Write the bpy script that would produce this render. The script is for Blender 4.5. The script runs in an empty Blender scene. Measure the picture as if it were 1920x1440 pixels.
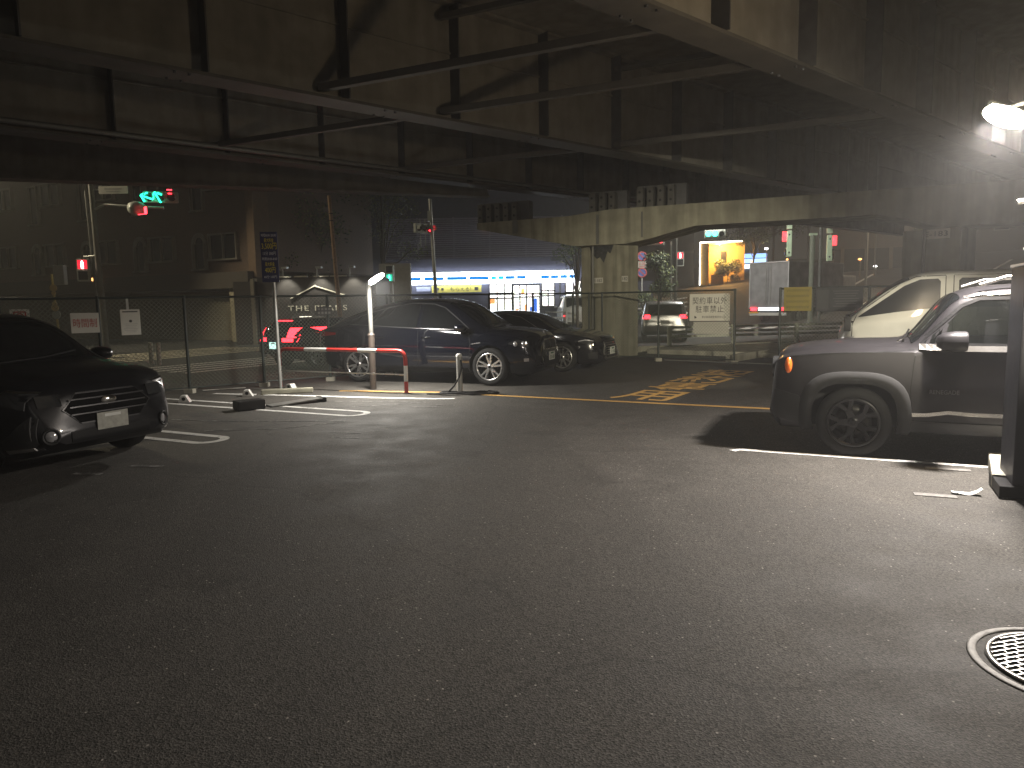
import bpy, bmesh, math, random
from mathutils import Vector, Matrix
R = math.radians
random.seed(7)
S = bpy.context.scene
COL = S.collection

# ------------------------------------------------------------------ camera, world, exposure, big lights
cam_d = bpy.data.cameras.new('camera'); cam = bpy.data.objects.new('camera', cam_d); COL.objects.link(cam)
cam_d.sensor_width = 36.0; cam_d.lens = 36.0 * 1350 / 1920; cam_d.clip_start = 0.05; cam_d.clip_end = 2000
_p, _r = R(6.55), R(1.0)
_F = Vector((0, math.cos(_p), -math.sin(_p))); _U0 = Vector((0, math.sin(_p), math.cos(_p))); _R0 = Vector((1, 0, 0))
_U = _U0 * math.cos(_r) + _R0 * math.sin(_r); _X = _R0 * math.cos(_r) - _U0 * math.sin(_r)
cam.matrix_world = Matrix(((_X.x, _U.x, -_F.x, 0), (_X.y, _U.y, -_F.y, 0), (_X.z, _U.z, -_F.z, 1.6), (0, 0, 0, 1)))
S.camera = cam
S.render.engine = 'CYCLES'
S.cycles.use_denoising = True
try: S.cycles.denoiser = 'OPENIMAGEDENOISE'
except Exception: pass
S.cycles.max_bounces = 8; S.cycles.diffuse_bounces = 4; S.cycles.glossy_bounces = 4
S.cycles.transparent_max_bounces = 12; S.cycles.sample_clamp_indirect = 3.0
S.cycles.caustics_reflective = False; S.cycles.caustics_refractive = False
S.view_settings.view_transform = 'Standard'; S.view_settings.look = 'None'
S.view_settings.exposure = 1.0; S.view_settings.gamma = 1.0
W = bpy.data.worlds.new('World'); S.world = W; W.use_nodes = True
bg = W.node_tree.nodes['Background']
bg.inputs[0].default_value = (1.0, 0.90, 0.77, 1); bg.inputs[1].default_value = 0.0155   # night sky with city glow

def lamp(name, kind, loc, energy, color, target=None, size=0.2, size_y=None, spot=None, blend=0.4):
    l = bpy.data.lights.new(name, kind); o = bpy.data.objects.new(name, l); COL.objects.link(o)
    o.location = loc; l.energy = energy; l.color = color
    if kind == 'AREA':
        l.shape = 'RECTANGLE'; l.size = size; l.size_y = size_y or size
    else:
        l.shadow_soft_size = size
    if kind == 'SPOT':
        l.spot_size = R(spot); l.spot_blend = blend
    if target is not None:
        o.rotation_euler = (Vector(target) - Vector(loc)).to_track_quat('-Z', 'Y').to_euler()
    return o
FLOOD = (4.41, 6.60, 3.16); POLEL = (-2.46, 13.40, 2.03)
lamp('floodlight_beam', 'AREA', (FLOOD[0] - .05, FLOOD[1] - .07, FLOOD[2] - .1), 260, (1.0, 0.93, 0.88), (4.0, 5.6, 0), .34, .16)
lamp('floodlight_spill', 'POINT', (FLOOD[0] - .12, FLOOD[1] - .30, FLOOD[2] - .14), 62, (1.0, 0.72, 0.38), None, .12)
lamp('floodlight_wide_beam', 'SPOT', (FLOOD[0] - .12, FLOOD[1] - .30, FLOOD[2] - .10), 15, (1.0, 0.80, 0.52), (FLOOD[0] - 1.2, FLOOD[1] - 1.2, 0), .12, spot=165, blend=.3)
lamp('post_lamp_beam', 'AREA', (POLEL[0] + .08, POLEL[1] - .42, POLEL[2] - .04), 115, (1.0, 0.95, 0.86), (-2.3, 12.6, 0), .28, .12)
lamp('post_lamp_spill', 'POINT', (POLEL[0] + .02, POLEL[1] - .55, POLEL[2] + .1), 7, (1.0, 0.93, 0.8), None, .06)
FLOOD2 = (4.0, -2.6, 4.0)
lamp('added_floodlight_beam', 'SPOT', (FLOOD2[0], FLOOD2[1] + .15, FLOOD2[2]), 4300, (1.0, 0.91, 0.68), (4.4, 19.0, .5), .10, spot=27, blend=.75)  # unseen spot added behind the camera to brighten pier, notice and gate

# ------------------------------------------------------------------ materials
MATS = {}
def mat(name, col, rough=.5, metal=0., coat=0., emit=None, es=0., var=.12, scale=6., bump=0., bscale=60., alpha=None, spec=.5):
    if name in MATS: return MATS[name]
    m = bpy.data.materials.new(name); m.use_nodes = True; nt = m.node_tree; N = nt.nodes; L = nt.links
    b = N['Principled BSDF']
    tc = N.new('ShaderNodeTexCoord'); nz = N.new('ShaderNodeTexNoise'); nz.inputs['Scale'].default_value = scale; nz.inputs['Detail'].default_value = 5
    L.new(tc.outputs['Object'], nz.inputs['Vector'])
    mx = N.new('ShaderNodeMix'); mx.data_type = 'RGBA'
    mx.inputs[6].default_value = tuple(c * (1 - var) for c in col) + (1,); mx.inputs[7].default_value = tuple(min(1, c * (1 + var)) for c in col) + (1,)
    mr0 = N.new('ShaderNodeMapRange'); mr0.inputs[1].default_value = .3; mr0.inputs[2].default_value = .7
    L.new(nz.outputs['Fac'], mr0.inputs[0]); L.new(mr0.outputs[0], mx.inputs[0])
    L.new(mx.outputs[2], b.inputs['Base Color'])
    mr = N.new('ShaderNodeMapRange'); mr.inputs[3].default_value = max(0.02, rough * .85); mr.inputs[4].default_value = min(1, rough * 1.15)
    L.new(nz.outputs['Fac'], mr.inputs[0]); L.new(mr.outputs[0], b.inputs['Roughness'])
    b.inputs['Metallic'].default_value = metal; b.inputs['Coat Weight'].default_value = coat; b.inputs['Coat Roughness'].default_value = .04
    b.inputs['Specular IOR Level'].default_value = spec
    if emit:
        b.inputs['Emission Color'].default_value = tuple(emit) + (1,); b.inputs['Emission Strength'].default_value = es
    if bump:
        n2 = N.new('ShaderNodeTexNoise'); n2.inputs['Scale'].default_value = bscale; n2.inputs['Detail'].default_value = 4
        L.new(tc.outputs['Object'], n2.inputs['Vector'])
        bp = N.new('ShaderNodeBump'); bp.inputs['Strength'].default_value = bump; bp.inputs['Distance'].default_value = .01
        L.new(n2.outputs['Fac'], bp.inputs['Height']); L.new(bp.outputs[0], b.inputs['Normal'])
    if alpha is not None:
        tr = N.new('ShaderNodeBsdfTransparent'); tr.inputs[0].default_value = (.75, .8, .76, 1); ms = N.new('ShaderNodeMixShader'); ms.inputs[0].default_value = alpha
        out = N['Material Output']; L.new(tr.outputs[0], ms.inputs[1]); L.new(b.outputs[0], ms.inputs[2]); L.new(ms.outputs[0], out.inputs[0])
    MATS[name] = m; return m

def asphalt(name, base, patchy, scale=1.0, glint=True):
    m = bpy.data.materials.new(name); m.use_nodes = True; nt = m.node_tree; N = nt.nodes; L = nt.links; b = N['Principled BSDF']
    tc = N.new('ShaderNodeTexCoord')
    def noise(s, d=6, r=.55):
        n = N.new('ShaderNodeTexNoise'); n.inputs['Scale'].default_value = s; n.inputs['Detail'].default_value = d; n.inputs['Roughness'].default_value = r
        L.new(tc.outputs['Object'], n.inputs['Vector']); return n
    def rng(src, a, bb, c, d):
        r = N.new('ShaderNodeMapRange'); r.inputs[1].default_value = a; r.inputs[2].default_value = bb; r.inputs[3].default_value = c; r.inputs[4].default_value = d
        L.new(src, r.inputs[0]); return r.outputs[0]
    def mul(a, bb):
        r = N.new('ShaderNodeMath'); r.operation = 'MULTIPLY'; L.new(a, r.inputs[0]); L.new(bb, r.inputs[1]); return r.outputs[0]
    def add(a, bb):
        r = N.new('ShaderNodeMath'); r.operation = 'ADD'; L.new(a, r.inputs[0]); L.new(bb, r.inputs[1]); return r.outputs[0]
    big = noise(.35, 4); mid = noise(2.2, 6); fine = noise(95, 3)
    v = N.new('ShaderNodeTexVoronoi'); v.inputs['Scale'].default_value = 125 * scale; L.new(tc.outputs['Object'], v.inputs['Vector'])
    sep = N.new('ShaderNodeSeparateColor'); L.new(v.outputs['Color'], sep.inputs[0])
    grain = rng(sep.outputs[0], 0, 1, .45, 1.60)
    f = mul(mul(rng(big.outputs['Fac'], .3, .7, 1 - patchy, 1 + patchy), rng(mid.outputs['Fac'], .3, .7, .86, 1.14)), grain)
    if glint:
        st = noise(.9, 3, .5); tr_ = N.new('ShaderNodeTexWave'); tr_.inputs['Scale'].default_value = .16; tr_.inputs['Distortion'].default_value = 7; tr_.inputs['Detail'].default_value = 3; tr_.inputs['Detail Scale'].default_value = .6
        L.new(tc.outputs['Object'], tr_.inputs['Vector'])
        f = mul(mul(f, rng(st.outputs['Fac'], .64, .66, 1, .86)), rng(tr_.outputs['Fac'], .86, 1., 1, 1.12))
        ck = N.new('ShaderNodeTexVoronoi'); ck.feature = 'DISTANCE_TO_EDGE'; ck.inputs['Scale'].default_value = .3; wv = N.new('ShaderNodeMix'); wv.data_type = 'VECTOR'; wv.inputs[0].default_value = .25
        L.new(tc.outputs['Object'], wv.inputs[4]); nzc = N.new('ShaderNodeTexNoise'); nzc.inputs['Scale'].default_value = 2.2; nzc.inputs['Detail'].default_value = 6; L.new(tc.outputs['Object'], nzc.inputs['Vector']); L.new(nzc.outputs['Color'], wv.inputs[5]); L.new(wv.outputs[1], ck.inputs['Vector'])
        f = mul(f, rng(ck.outputs['Distance'], .0015, .005, .8, 1))
    if glint:   # aggregate glints put into the colour as pale chips
        v2 = N.new('ShaderNodeTexVoronoi'); v2.inputs['Scale'].default_value = 62 * scale; L.new(tc.outputs['Object'], v2.inputs['Vector'])
        s2 = N.new('ShaderNodeSeparateColor'); L.new(v2.outputs['Color'], s2.inputs[0])
        chip = mul(rng(s2.outputs[1], .962, .98, 0, 1), rng(v2.outputs['Distance'], .22, .40, 1, 0))
        f = add(f, mul(chip, rng(s2.outputs[2], 0, 1, .6, 5.0)))
    cm = N.new('ShaderNodeMix'); cm.data_type = 'RGBA'; cm.blend_type = 'MULTIPLY'; cm.inputs[0].default_value = 1
    cm.inputs[6].default_value = tuple(base) + (1,); L.new(f, cm.inputs[7]); L.new(cm.outputs[2], b.inputs['Base Color'])
    L.new(rng(mid.outputs['Fac'], .3, .7, .70, .86), b.inputs['Roughness'])
    b.inputs['Specular IOR Level'].default_value = .35
    h = add(mul(v.outputs['Distance'], rng(fine.outputs['Fac'], .3, .7, .6, 1.2)), rng(fine.outputs['Fac'], 0, 1, 0, .5))
    bp = N.new('ShaderNodeBump'); bp.inputs['Strength'].default_value = .5; bp.inputs['Distance'].default_value = .004
    L.new(h, bp.inputs['Height']); L.new(bp.outputs[0], b.inputs['Normal'])
    MATS[name] = m; return m

def worn_paint(name, col, wear=.45):
    """road paint worn through to the asphalt in places"""
    m = bpy.data.materials.new(name); m.use_nodes = True; nt = m.node_tree; N = nt.nodes; L = nt.links; b = N['Principled BSDF']
    tc = N.new('ShaderNodeTexCoord')
    n = N.new('ShaderNodeTexNoise'); n.inputs['Scale'].default_value = 9; n.inputs['Detail'].default_value = 9; n.inputs['Roughness'].default_value = .72
    L.new(tc.outputs['Object'], n.inputs['Vector'])
    r = N.new('ShaderNodeMapRange'); r.inputs[1].default_value = wear; r.inputs[2].default_value = wear + .12; L.new(n.outputs['Fac'], r.inputs[0])
    mx = N.new('ShaderNodeMix'); mx.data_type = 'RGBA'; mx.inputs[6].default_value = (.07, .068, .064, 1); mx.inputs[7].default_value = tuple(col) + (1,)
    L.new(r.outputs[0], mx.inputs[0]); L.new(mx.outputs[2], b.inputs['Base Color']); b.inputs['Roughness'].default_value = .75
    MATS[name] = m; return m

def concrete(name, col, streak=.5):
    m = bpy.data.materials.new(name); m.use_nodes = True; nt = m.node_tree; N = nt.nodes; L = nt.links; b = N['Principled BSDF']
    tc = N.new('ShaderNodeTexCoord'); mp = N.new('ShaderNodeMapping'); mp.inputs['Scale'].default_value = (2.6, 2.6, .22); L.new(tc.outputs['Object'], mp.inputs[0])
    n = N.new('ShaderNodeTexNoise'); n.inputs['Scale'].default_value = 1.6; n.inputs['Detail'].default_value = 8; L.new(mp.outputs[0], n.inputs['Vector'])
    n2 = N.new('ShaderNodeTexNoise'); n2.inputs['Scale'].default_value = 3.; n2.inputs['Detail'].default_value = 9; L.new(tc.outputs['Object'], n2.inputs['Vector'])
    r = N.new('ShaderNodeMapRange'); r.inputs[1].default_value = .35; r.inputs[2].default_value = .62; r.inputs[3].default_value = 1 - streak; r.inputs[4].default_value = 1.05; L.new(n.outputs['Fac'], r.inputs[0])
    r2 = N.new('ShaderNodeMapRange'); r2.inputs[1].default_value = .3; r2.inputs[2].default_value = .7; r2.inputs[3].default_value = .8; r2.inputs[4].default_value = 1.12; L.new(n2.outputs['Fac'], r2.inputs[0])
    mm = N.new('ShaderNodeMath'); mm.operation = 'MULTIPLY'; L.new(r.outputs[0], mm.inputs[0]); L.new(r2.outputs[0], mm.inputs[1])
    cm = N.new('ShaderNodeMix'); cm.data_type = 'RGBA'; cm.blend_type = 'MULTIPLY'; cm.inputs[0].default_value = 1; cm.inputs[6].default_value = tuple(col) + (1,)
    L.new(mm.outputs[0], cm.inputs[7]); L.new(cm.outputs[2], b.inputs['Base Color']); b.inputs['Roughness'].default_value = .85
    bp = N.new('ShaderNodeBump'); bp.inputs['Strength'].default_value = .3; bp.inputs['Distance'].default_value = .01; L.new(n2.outputs['Fac'], bp.inputs['Height']); L.new(bp.outputs[0], b.inputs['Normal'])
    MATS[name] = m; return m

A_LOT = asphalt('lot_asphalt', (.061, .0565, .050), .10)
A_ROAD = asphalt('road_asphalt', (.052, .052, .052), .18, .6, False)
P_WHITE = worn_paint('white_road_paint', (.62, .61, .58), .34)
P_FAINT = worn_paint('faded_white_paint', (.34, .33, .31), .47)
P_YEL = worn_paint('orange_road_paint', (.60, .35, .10), .26)
P_YELZ = worn_paint('zebra_paint', (.60, .55, .42), .32)
CONC = concrete('pier_concrete', (.31, .295, .225), .36)
CONC2 = concrete('kerb_concrete', (.42, .40, .33), .25)
STEEL = concrete('girder_paint', (.25, .235, .205), .14)
STEELD = mat('shaded_steel', (.085, .085, .09), .6, var=.2)  # shade on the stiffeners put into the colour, darker than the girder web
GREENFENCE = mat('fence_green_paint', (.025, .034, .03), .5)
WIRE = mat('fence_wire', (.13, .15, .115), .5)
GALV = mat('galvanised_steel', (.42, .42, .40), .42, .6, bump=.1, bscale=40)
GALVD = mat('weathered_steel', (.16, .16, .15), .55, .4, bump=.1)
WHITE = mat('white_enamel', (.66, .65, .62), .4, var=.06)
SIGNW = mat('white_sign_face', (.62, .60, .54), .55, var=.07, scale=3)
RED = mat('red_enamel', (.42, .025, .02), .38, coat=.3)
REDT = mat('red_print', (.40, .04, .03), .6)
BLACK = mat('black_plastic', (.010, .010, .011), .5, spec=.25)
RUBBER = mat('tyre_rubber', (.016, .016, .016), .82, bump=.3, bscale=80, spec=.3)
DARKT = mat('dark_print', (.05, .045, .04), .6)
GLASS = mat('car_glass', (.006, .007, .008), .03, spec=.6, var=0)
GLASST = mat('tinted_glass', (.006, .007, .007), .04, alpha=.62, var=0)
CHROME = mat('chrome', (.75, .74, .72), .12, 1.0, var=.04)
ALLOY = mat('silver_alloy', (.62, .62, .62), .28, .9, var=.05)
ALLOYD = mat('gunmetal_alloy', (.032, .032, .034), .32, .5, var=.1)
LENS = mat('lamp_lens', (.50, .50, .52), .12, .35, coat=1)
LENSD = mat('dark_lamp_lens', (.05, .052, .055), .06, .3, coat=1)
AMBER = mat('amber_lens', (.75, .15, .02), .25, coat=.6)
INTER = mat('car_interior', (.010, .010, .011), .8)
PLATE = mat('plate_white', (.62, .63, .60), .45, var=.05)
PLATEG = mat('plate_green_print', (.03, .12, .07), .6)
PLATEY = mat('plate_yellow', (.62, .47, .05), .45, var=.05)
def glow(name, col, es): return mat(name, col, .4, emit=col, es=es, var=0)
G_RED = glow('red_lamp_light', (1, .03, .045), 4.0); G_GREEN = glow('green_lamp_light', (.02, .9, .48), 5.0)
G_GREENH = glow('bright_green_light', (.06, 1, .60), 5.0)
G_TAIL = glow('tail_lamp_light', (1, .02, .03), 5.0); G_WHITE = glow('white_lamp_light', (1, .97, .92), 6)
G_WARM = glow('warm_lamp_light', (1, .62, .30), 5); G_AMB = glow('amber_lamp_light', (1, .38, .10), 3)
G_FLOOD = glow('floodlight_lens', (1, .93, .80), 150); G_SHOP = glow('shop_light', (1, .99, .95), 2.6)

# ------------------------------------------------------------------ object helpers
def tag(o, label=None, cat=None, group=None, kind=None):
    if label: o['label'] = label
    if cat: o['category'] = cat
    if group: o['group'] = group
    if kind: o['kind'] = kind
    return o
def root(name, label, cat, loc=(0, 0, 0), rz=0., group=None):
    o = bpy.data.objects.new(name, None); COL.objects.link(o); o.empty_display_size = .2
    o.location = loc; o.rotation_euler = (0, 0, R(rz)); return tag(o, label, cat, group)
class MB:
    def __init__(s): s.v = []; s.f = []; s.s = []
    def add(s, vs, fs, smooth=False):
        n = len(s.v); s.v += [tuple(p) for p in vs]; s.f += [tuple(i + n for i in f) for f in fs]; s.s += [smooth] * len(fs); return s
    def box(s, c, d, rz=0., m=None):
        x, y, z = d[0] / 2, d[1] / 2, d[2] / 2
        vs = [Vector((a * x, b * y, e * z)) for e in (-1, 1) for b in (-1, 1) for a in (-1, 1)]
        rot = m or Matrix.Rotation(R(rz), 3, 'Z')
        return s.add([rot @ v + Vector(c) for v in vs], [(0, 2, 3, 1), (4, 5, 7, 6), (0, 1, 5, 4), (2, 6, 7, 3), (0, 4, 6, 2), (1, 3, 7, 5)])
    def bar(s, p0, p1, w, h, up=(0, 0, 1)):
        p0 = Vector(p0); p1 = Vector(p1); d = (p1 - p0); L = d.length; d.normalize(); upv = Vector(up)
        if abs(d.dot(upv)) > .99: upv = Vector((1, 0, 0))
        y = upv.cross(d).normalized(); z = d.cross(y); M = Matrix((d, y, z)).transposed()
        return s.box((p0 + p1) / 2, (L, w, h), m=M)
    def cyl(s, p0, p1, r0, r1=None, n=14, smooth=True):
        r1 = r0 if r1 is None else r1
        p0 = Vector(p0); p1 = Vector(p1); d = (p1 - p0).normalized(); a = d.orthogonal().normalized(); b = d.cross(a)
        vs = []
        for p, r in ((p0, r0), (p1, r1)):
            vs += [p + (a * math.cos(2 * math.pi * k / n) + b * math.sin(2 * math.pi * k / n)) * r for k in range(n)]
        s.add(vs, [(k, (k + 1) % n, n + (k + 1) % n, n + k) for k in range(n)], smooth)
        return s.add(vs, [tuple(range(n))[::-1], tuple(range(n, 2 * n))])
    def tube(s, pts, r, n=8, closed=False):
        pts = [Vector(p) for p in pts]; m = len(pts); vs = []; a = None
        for i, p in enumerate(pts):
            t = (pts[min(i + 1, m - 1)] - pts[max(i - 1, 0)]).normalized()
            a = t.orthogonal().normalized() if a is None else (a - t * a.dot(t)).normalized()
            b = t.cross(a)
            vs += [p + (a * math.cos(2 * math.pi * k / n) + b * math.sin(2 * math.pi * k / n)) * r for k in range(n)]
        fs = [(i * n + k, i * n + (k + 1) % n, (i + 1) * n + (k + 1) % n, (i + 1) * n + k) for i in range(m - 1) for k in range(n)]
        s.add(vs, fs, True); return s.add(vs, [tuple(range(n))[::-1], tuple(range((m - 1) * n, m * n))])
    def prism(s, poly, a, b, fn=None):
        """2D polygon (u,w) swept from depth a to b; default u=x, w=z, depth=y"""
        fn = fn or (lambda u, w, d: (u, d, w)); n = len(poly)
        vs = [fn(u, w, a) for u, w in poly] + [fn(u, w, b) for u, w in poly]
        return s.add(vs, [tuple(range(n)), tuple(range(n, 2 * n))[::-1]] + [(k, n + k, n + (k + 1) % n, (k + 1) % n) for k in range(n)])
    def lathe(s, prof, n=32, axis='y', c=(0, 0, 0), smooth=True, close=True):
        vs = []
        for r, h in prof:
            for k in range(n):
                a = 2 * math.pi * k / n; p = {'y': (r * math.cos(a), h, r * math.sin(a)), 'z': (r * math.cos(a), r * math.sin(a), h)}[axis]
                vs.append((p[0] + c[0], p[1] + c[1], p[2] + c[2]))
        m = len(prof); fs = [(i * n + k, i * n + (k + 1) % n, (i + 1) * n + (k + 1) % n, (i + 1) * n + k) for i in range(m - 1) for k in range(n)]
        if close: fs += [((m - 1) * n + k, (m - 1) * n + (k + 1) % n, (k + 1) % n, k) for k in range(n)]
        return s.add(vs, fs, smooth)
    def grid(s, rows, smooth=True):
        h = len(rows); w = len(rows[0])
        return s.add([p for r in rows for p in r], [(i * w + j, i * w + j + 1, (i + 1) * w + j + 1, (i + 1) * w + j) for i in range(h - 1) for j in range(w - 1)], smooth)
    def build(s, name, material=None, parent=None, loc=(0, 0, 0), rz=0., bevel=0., recalc=True, sharp=None):
        me = bpy.data.meshes.new(name); me.from_pydata(s.v, [], s.f); me.polygons.foreach_set('use_smooth', s.s)
        if recalc or bevel:
            bm = bmesh.new(); bm.from_mesh(me)
            if bevel:
                bmesh.ops.remove_doubles(bm, verts=bm.verts, dist=1e-5)
                bmesh.ops.bevel(bm, geom=bm.edges[:], offset=bevel, segments=2, profile=.7, affect='EDGES', clamp_overlap=True)
            bmesh.ops.recalc_face_normals(bm, faces=bm.faces); bm.to_mesh(me); bm.free()
        if sharp: me.set_sharp_from_angle(angle=R(sharp))
        if material: me.materials.append(material)
        o = bpy.data.objects.new(name, me); COL.objects.link(o); o.location = loc; o.rotation_euler = (0, 0, R(rz))
        if parent: o.parent = parent
        return o
def part(name, material, parent, *boxes, bevel=0.):
    m = MB()
    for b in boxes: m.box(*b)
    return m.build(name, material, parent, bevel=bevel)
def text(name, body, h, material, parent=None, loc=(0, 0, 0), rot=(90, 0, 0), width=None, ext=.001, space=1., line=1., bold=0.):
    """flat lettering; h = height of the type, width = forced overall width"""
    c = bpy.data.curves.new(name, 'FONT'); c.body = body; c.align_x = 'CENTER'; c.align_y = 'CENTER'; c.size = h * 1.25; c.extrude = ext; c.offset = bold
    c.space_character = space; c.space_line = line; c.resolution_u = 3
    t = bpy.data.objects.new('tmp', c); COL.objects.link(t); dg = bpy.context.evaluated_depsgraph_get()
    me = bpy.data.meshes.new_from_object(t.evaluated_get(dg)); bpy.data.objects.remove(t)
    xs = [v.co.x for v in me.vertices]; ys = [v.co.y for v in me.vertices]
    if xs:
        cx, cy = (min(xs) + max(xs)) / 2, (min(ys) + max(ys)) / 2; k = (width / (max(xs) - min(xs))) if width else 1
        for v in me.vertices: v.co.x = (v.co.x - cx) * k; v.co.y -= cy
    me.name = name; me.materials.clear(); me.materials.append(material)
    o = bpy.data.objects.new(name, me); COL.objects.link(o); o.location = loc; o.rotation_euler = [R(a) for a in rot]
    if parent: o.parent = parent
    return o
def copy_tree(o, parent=None):
    c = o.copy(); COL.objects.link(c); c.parent = parent
    for ch in list(o.children): copy_tree(ch, c)
    return c
def hz(x, y):
    t = .8 * x + .6 * y - 30
    return 0. if t <= 0 else .12 * (t - 4 * (1 - math.exp(-t / 4))) if t < 60 else .12 * 56
D_ANG, U_ANG, F_ANG = -25.5, 41.0, 38.3
dv = Vector((math.cos(R(D_ANG)), math.sin(R(D_ANG)), 0)); nv = Vector((-dv.y, dv.x, 0))
uv = Vector((math.cos(R(U_ANG)), math.sin(R(U_ANG)), 0)); Nv = Vector((-uv.y, uv.x, 0))

# ------------------------------------------------------------------ ground, lot, roads
xs = [-220, -120, -70] + list(range(-40, 61, 4)) + [80, 110, 150, 220]
ys = [-40, -15, 0, 10] + list(range(16, 81, 4)) + [100, 130, 180, 260]
m = MB(); m.grid([[(x, y, hz(x, y) - .004) for x in xs] for y in ys])
tag(m.build('road', A_ROAD), kind='structure')
lot = [(-30, -30), (26, -30), (26, .5), (2.3, 19.82), (-5.95, 13.3), (-30, -5.7)]
m = MB(); m.add([(x, y, 0) for x, y in lot], [tuple(range(len(lot)))]); tag(m.build('parking_lot', A_LOT), kind='structure')

def line(pts, w, material, name='parking_line', z=.004, closed=False):
    """painted strip along a polyline on the ground"""
    pts = [Vector((p[0], p[1], 0)) for p in pts]; L = []; Rr = []
    for i, p in enumerate(pts):
        t = (pts[min(i + 1, len(pts) - 1)] - pts[max(i - 1, 0)]).normalized(); n = Vector((-t.y, t.x, 0))
        L.append(p + n * w / 2); Rr.append(p - n * w / 2)
    m = MB(); m.grid([[tuple(v + Vector((0, 0, z))) for v in L], [tuple(v + Vector((0, 0, z))) for v in Rr]], False)
    return tag(m.build(name, material), kind='structure')
def ushape(tip, ang, length, gap, w, material):
    a = Vector((math.cos(R(ang)), math.sin(R(ang)), 0)); b = Vector((-a.y, a.x, 0)); c = Vector((tip[0], tip[1], 0)) - a * (gap / 2 + w / 2)
    pts = [c - a * length + b * gap / 2] + [c + (b * math.cos(t) + a * math.sin(t)) * gap / 2 for t in [math.pi * k / 14 for k in range(15)]] + [c - a * length - b * gap / 2]
    line(pts, w, material)
ushape((-3.47, 8.47), -26.5, 2.6, .40, .11, P_WHITE)
ushape((-2.12, 10.36), -26.5, 4.6, .42, .10, P_WHITE)
line([(-5.5, 13.2), (-3.79, 12.69), (-2.2, 12.18), (-1.3, 11.95), (-.96, 11.93)], .13, P_WHITE)
line([(2.30, 7.42), (2.40, 7.47), (4.5, 6.46), (6.5, 5.5)], .095, P_WHITE)
line([(-3.2, 13.30), (-.75, 12.66), (-.55, 12.66)], .13, P_YEL)
line([(-.62, 12.42), (1.6, 11.28), (3.74, 10.21), (6.3, 8.93)], .13, P_YEL)
for q in ([(-3.55, 11.95), (-1.75, 11.62), (-1.4, 11.5)], [(-3.6, 11.1), (-2.3, 11.2), (-1.5, 11.5)], [(-4.0, 9.2), (-3.0, 9.3), (-2.3, 9.75)], [(-5.2, 10.3), (-4.0, 9.95), (-2.3, 9.8)],
          [(-1.6, 11.05), (-1.15, 10.98)], [(-2.3, 8.95), (-1.9, 8.85)], [(-2.2, 8.6), (-1.85, 8.5)], [(-1.2, 11.2), (-.9, 11.12)]):
    line(q, .03, P_FAINT, 'chalk_mark')
for q in ([(-3.9, 7.2), (-3.55, 7.15)], [(-4.3, 6.9), (-4.0, 6.85)]): line(q, .07, P_FAINT, 'chalk_mark')
kt = text('lot_lettering', '契\n約\n専\n用', 1.0, P_YEL, None, (3.45, 13.62, .004), (0, 0, -33), ext=0., width=1.08, line=.95, bold=.012)
_ys = [v.co.y for v in kt.data.vertices]; _k = 5.3 / (max(_ys) - min(_ys))
for v in kt.data.vertices: v.co.y = (v.co.y - (max(_ys) + min(_ys)) / 2) * _k
tag(kt, kind='structure')
# street beyond the fence: two zebra crossings and edge lines
for k in range(6):
    c = Vector((-11.3, 25.0, 0)) + Vector((-.88, .47, 0)) * (k * .62 - 1.4); a = Vector((.47, .88, 0))
    line([c - a * 3.2, c + a * 3.2], .30, P_YELZ, 'zebra_stripe')
for k in range(5):
    c = Vector((-7.7, 19.5, 0)) + Vector((-.84, .54, 0)) * (k * .58 - .9); a = Vector((.54, .84, 0))
    line([c - a * 1.9, c + a * 3.3], .27, P_WHITE, 'zebra_stripe')
line([(-7.0, 13.75), (-6.2, 14.1)], .14, P_WHITE, 'edge_line'); line([(-5.95, 13.75), (-5.25, 14.1)], .16, P_WHITE, 'edge_line')
for p, q in (((4.2, 24.6), (9.5, 26.4)), ((8.6, 30.6), (15.2, 32.9)), ((14.6, 31.0), (21, 36.5))): pass
for k in range(6):
    a = Vector((8.3 + k * 1.0, 36.5 - k * .35, 0)); b = a + Vector((1.9, 2.6, 0))
    m = MB(); w = Vector((.22, -.16, 0)); P = [a - w, a + w, b + w, b - w]
    m.add([(p.x, p.y, hz(p.x, p.y) + .012) for p in P], [(0, 1, 2, 3)]); tag(m.build('zebra_stripe', P_WHITE), kind='structure')
def hill_line(p, q, w, n=10):
    p = Vector((p[0], p[1], 0)); q = Vector((q[0], q[1], 0)); d = (q - p).normalized(); s = Vector((-d.y, d.x, 0)) * w / 2
    rows = [[], []]
    for k in range(n + 1):
        c = p.lerp(q, k / n); h = hz(c.x, c.y) + .02
        rows[0].append((c.x + s.x, c.y + s.y, h)); rows[1].append((c.x - s.x, c.y - s.y, h))
    m = MB(); m.grid(rows, False); tag(m.build('lane_line', P_WHITE), kind='structure')
for k in range(4): hill_line((19.5 + k * 3.4, 41 + k * 4.4), (21.6 + k * 3.4, 43.7 + k * 4.4), .3, 4)
hill_line((17.5, 43), (31, 62), .25, 16); hill_line((22.5, 39), (42, 61), .25, 16); hill_line((16, 33.5), (21, 37), .5, 6)
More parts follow.
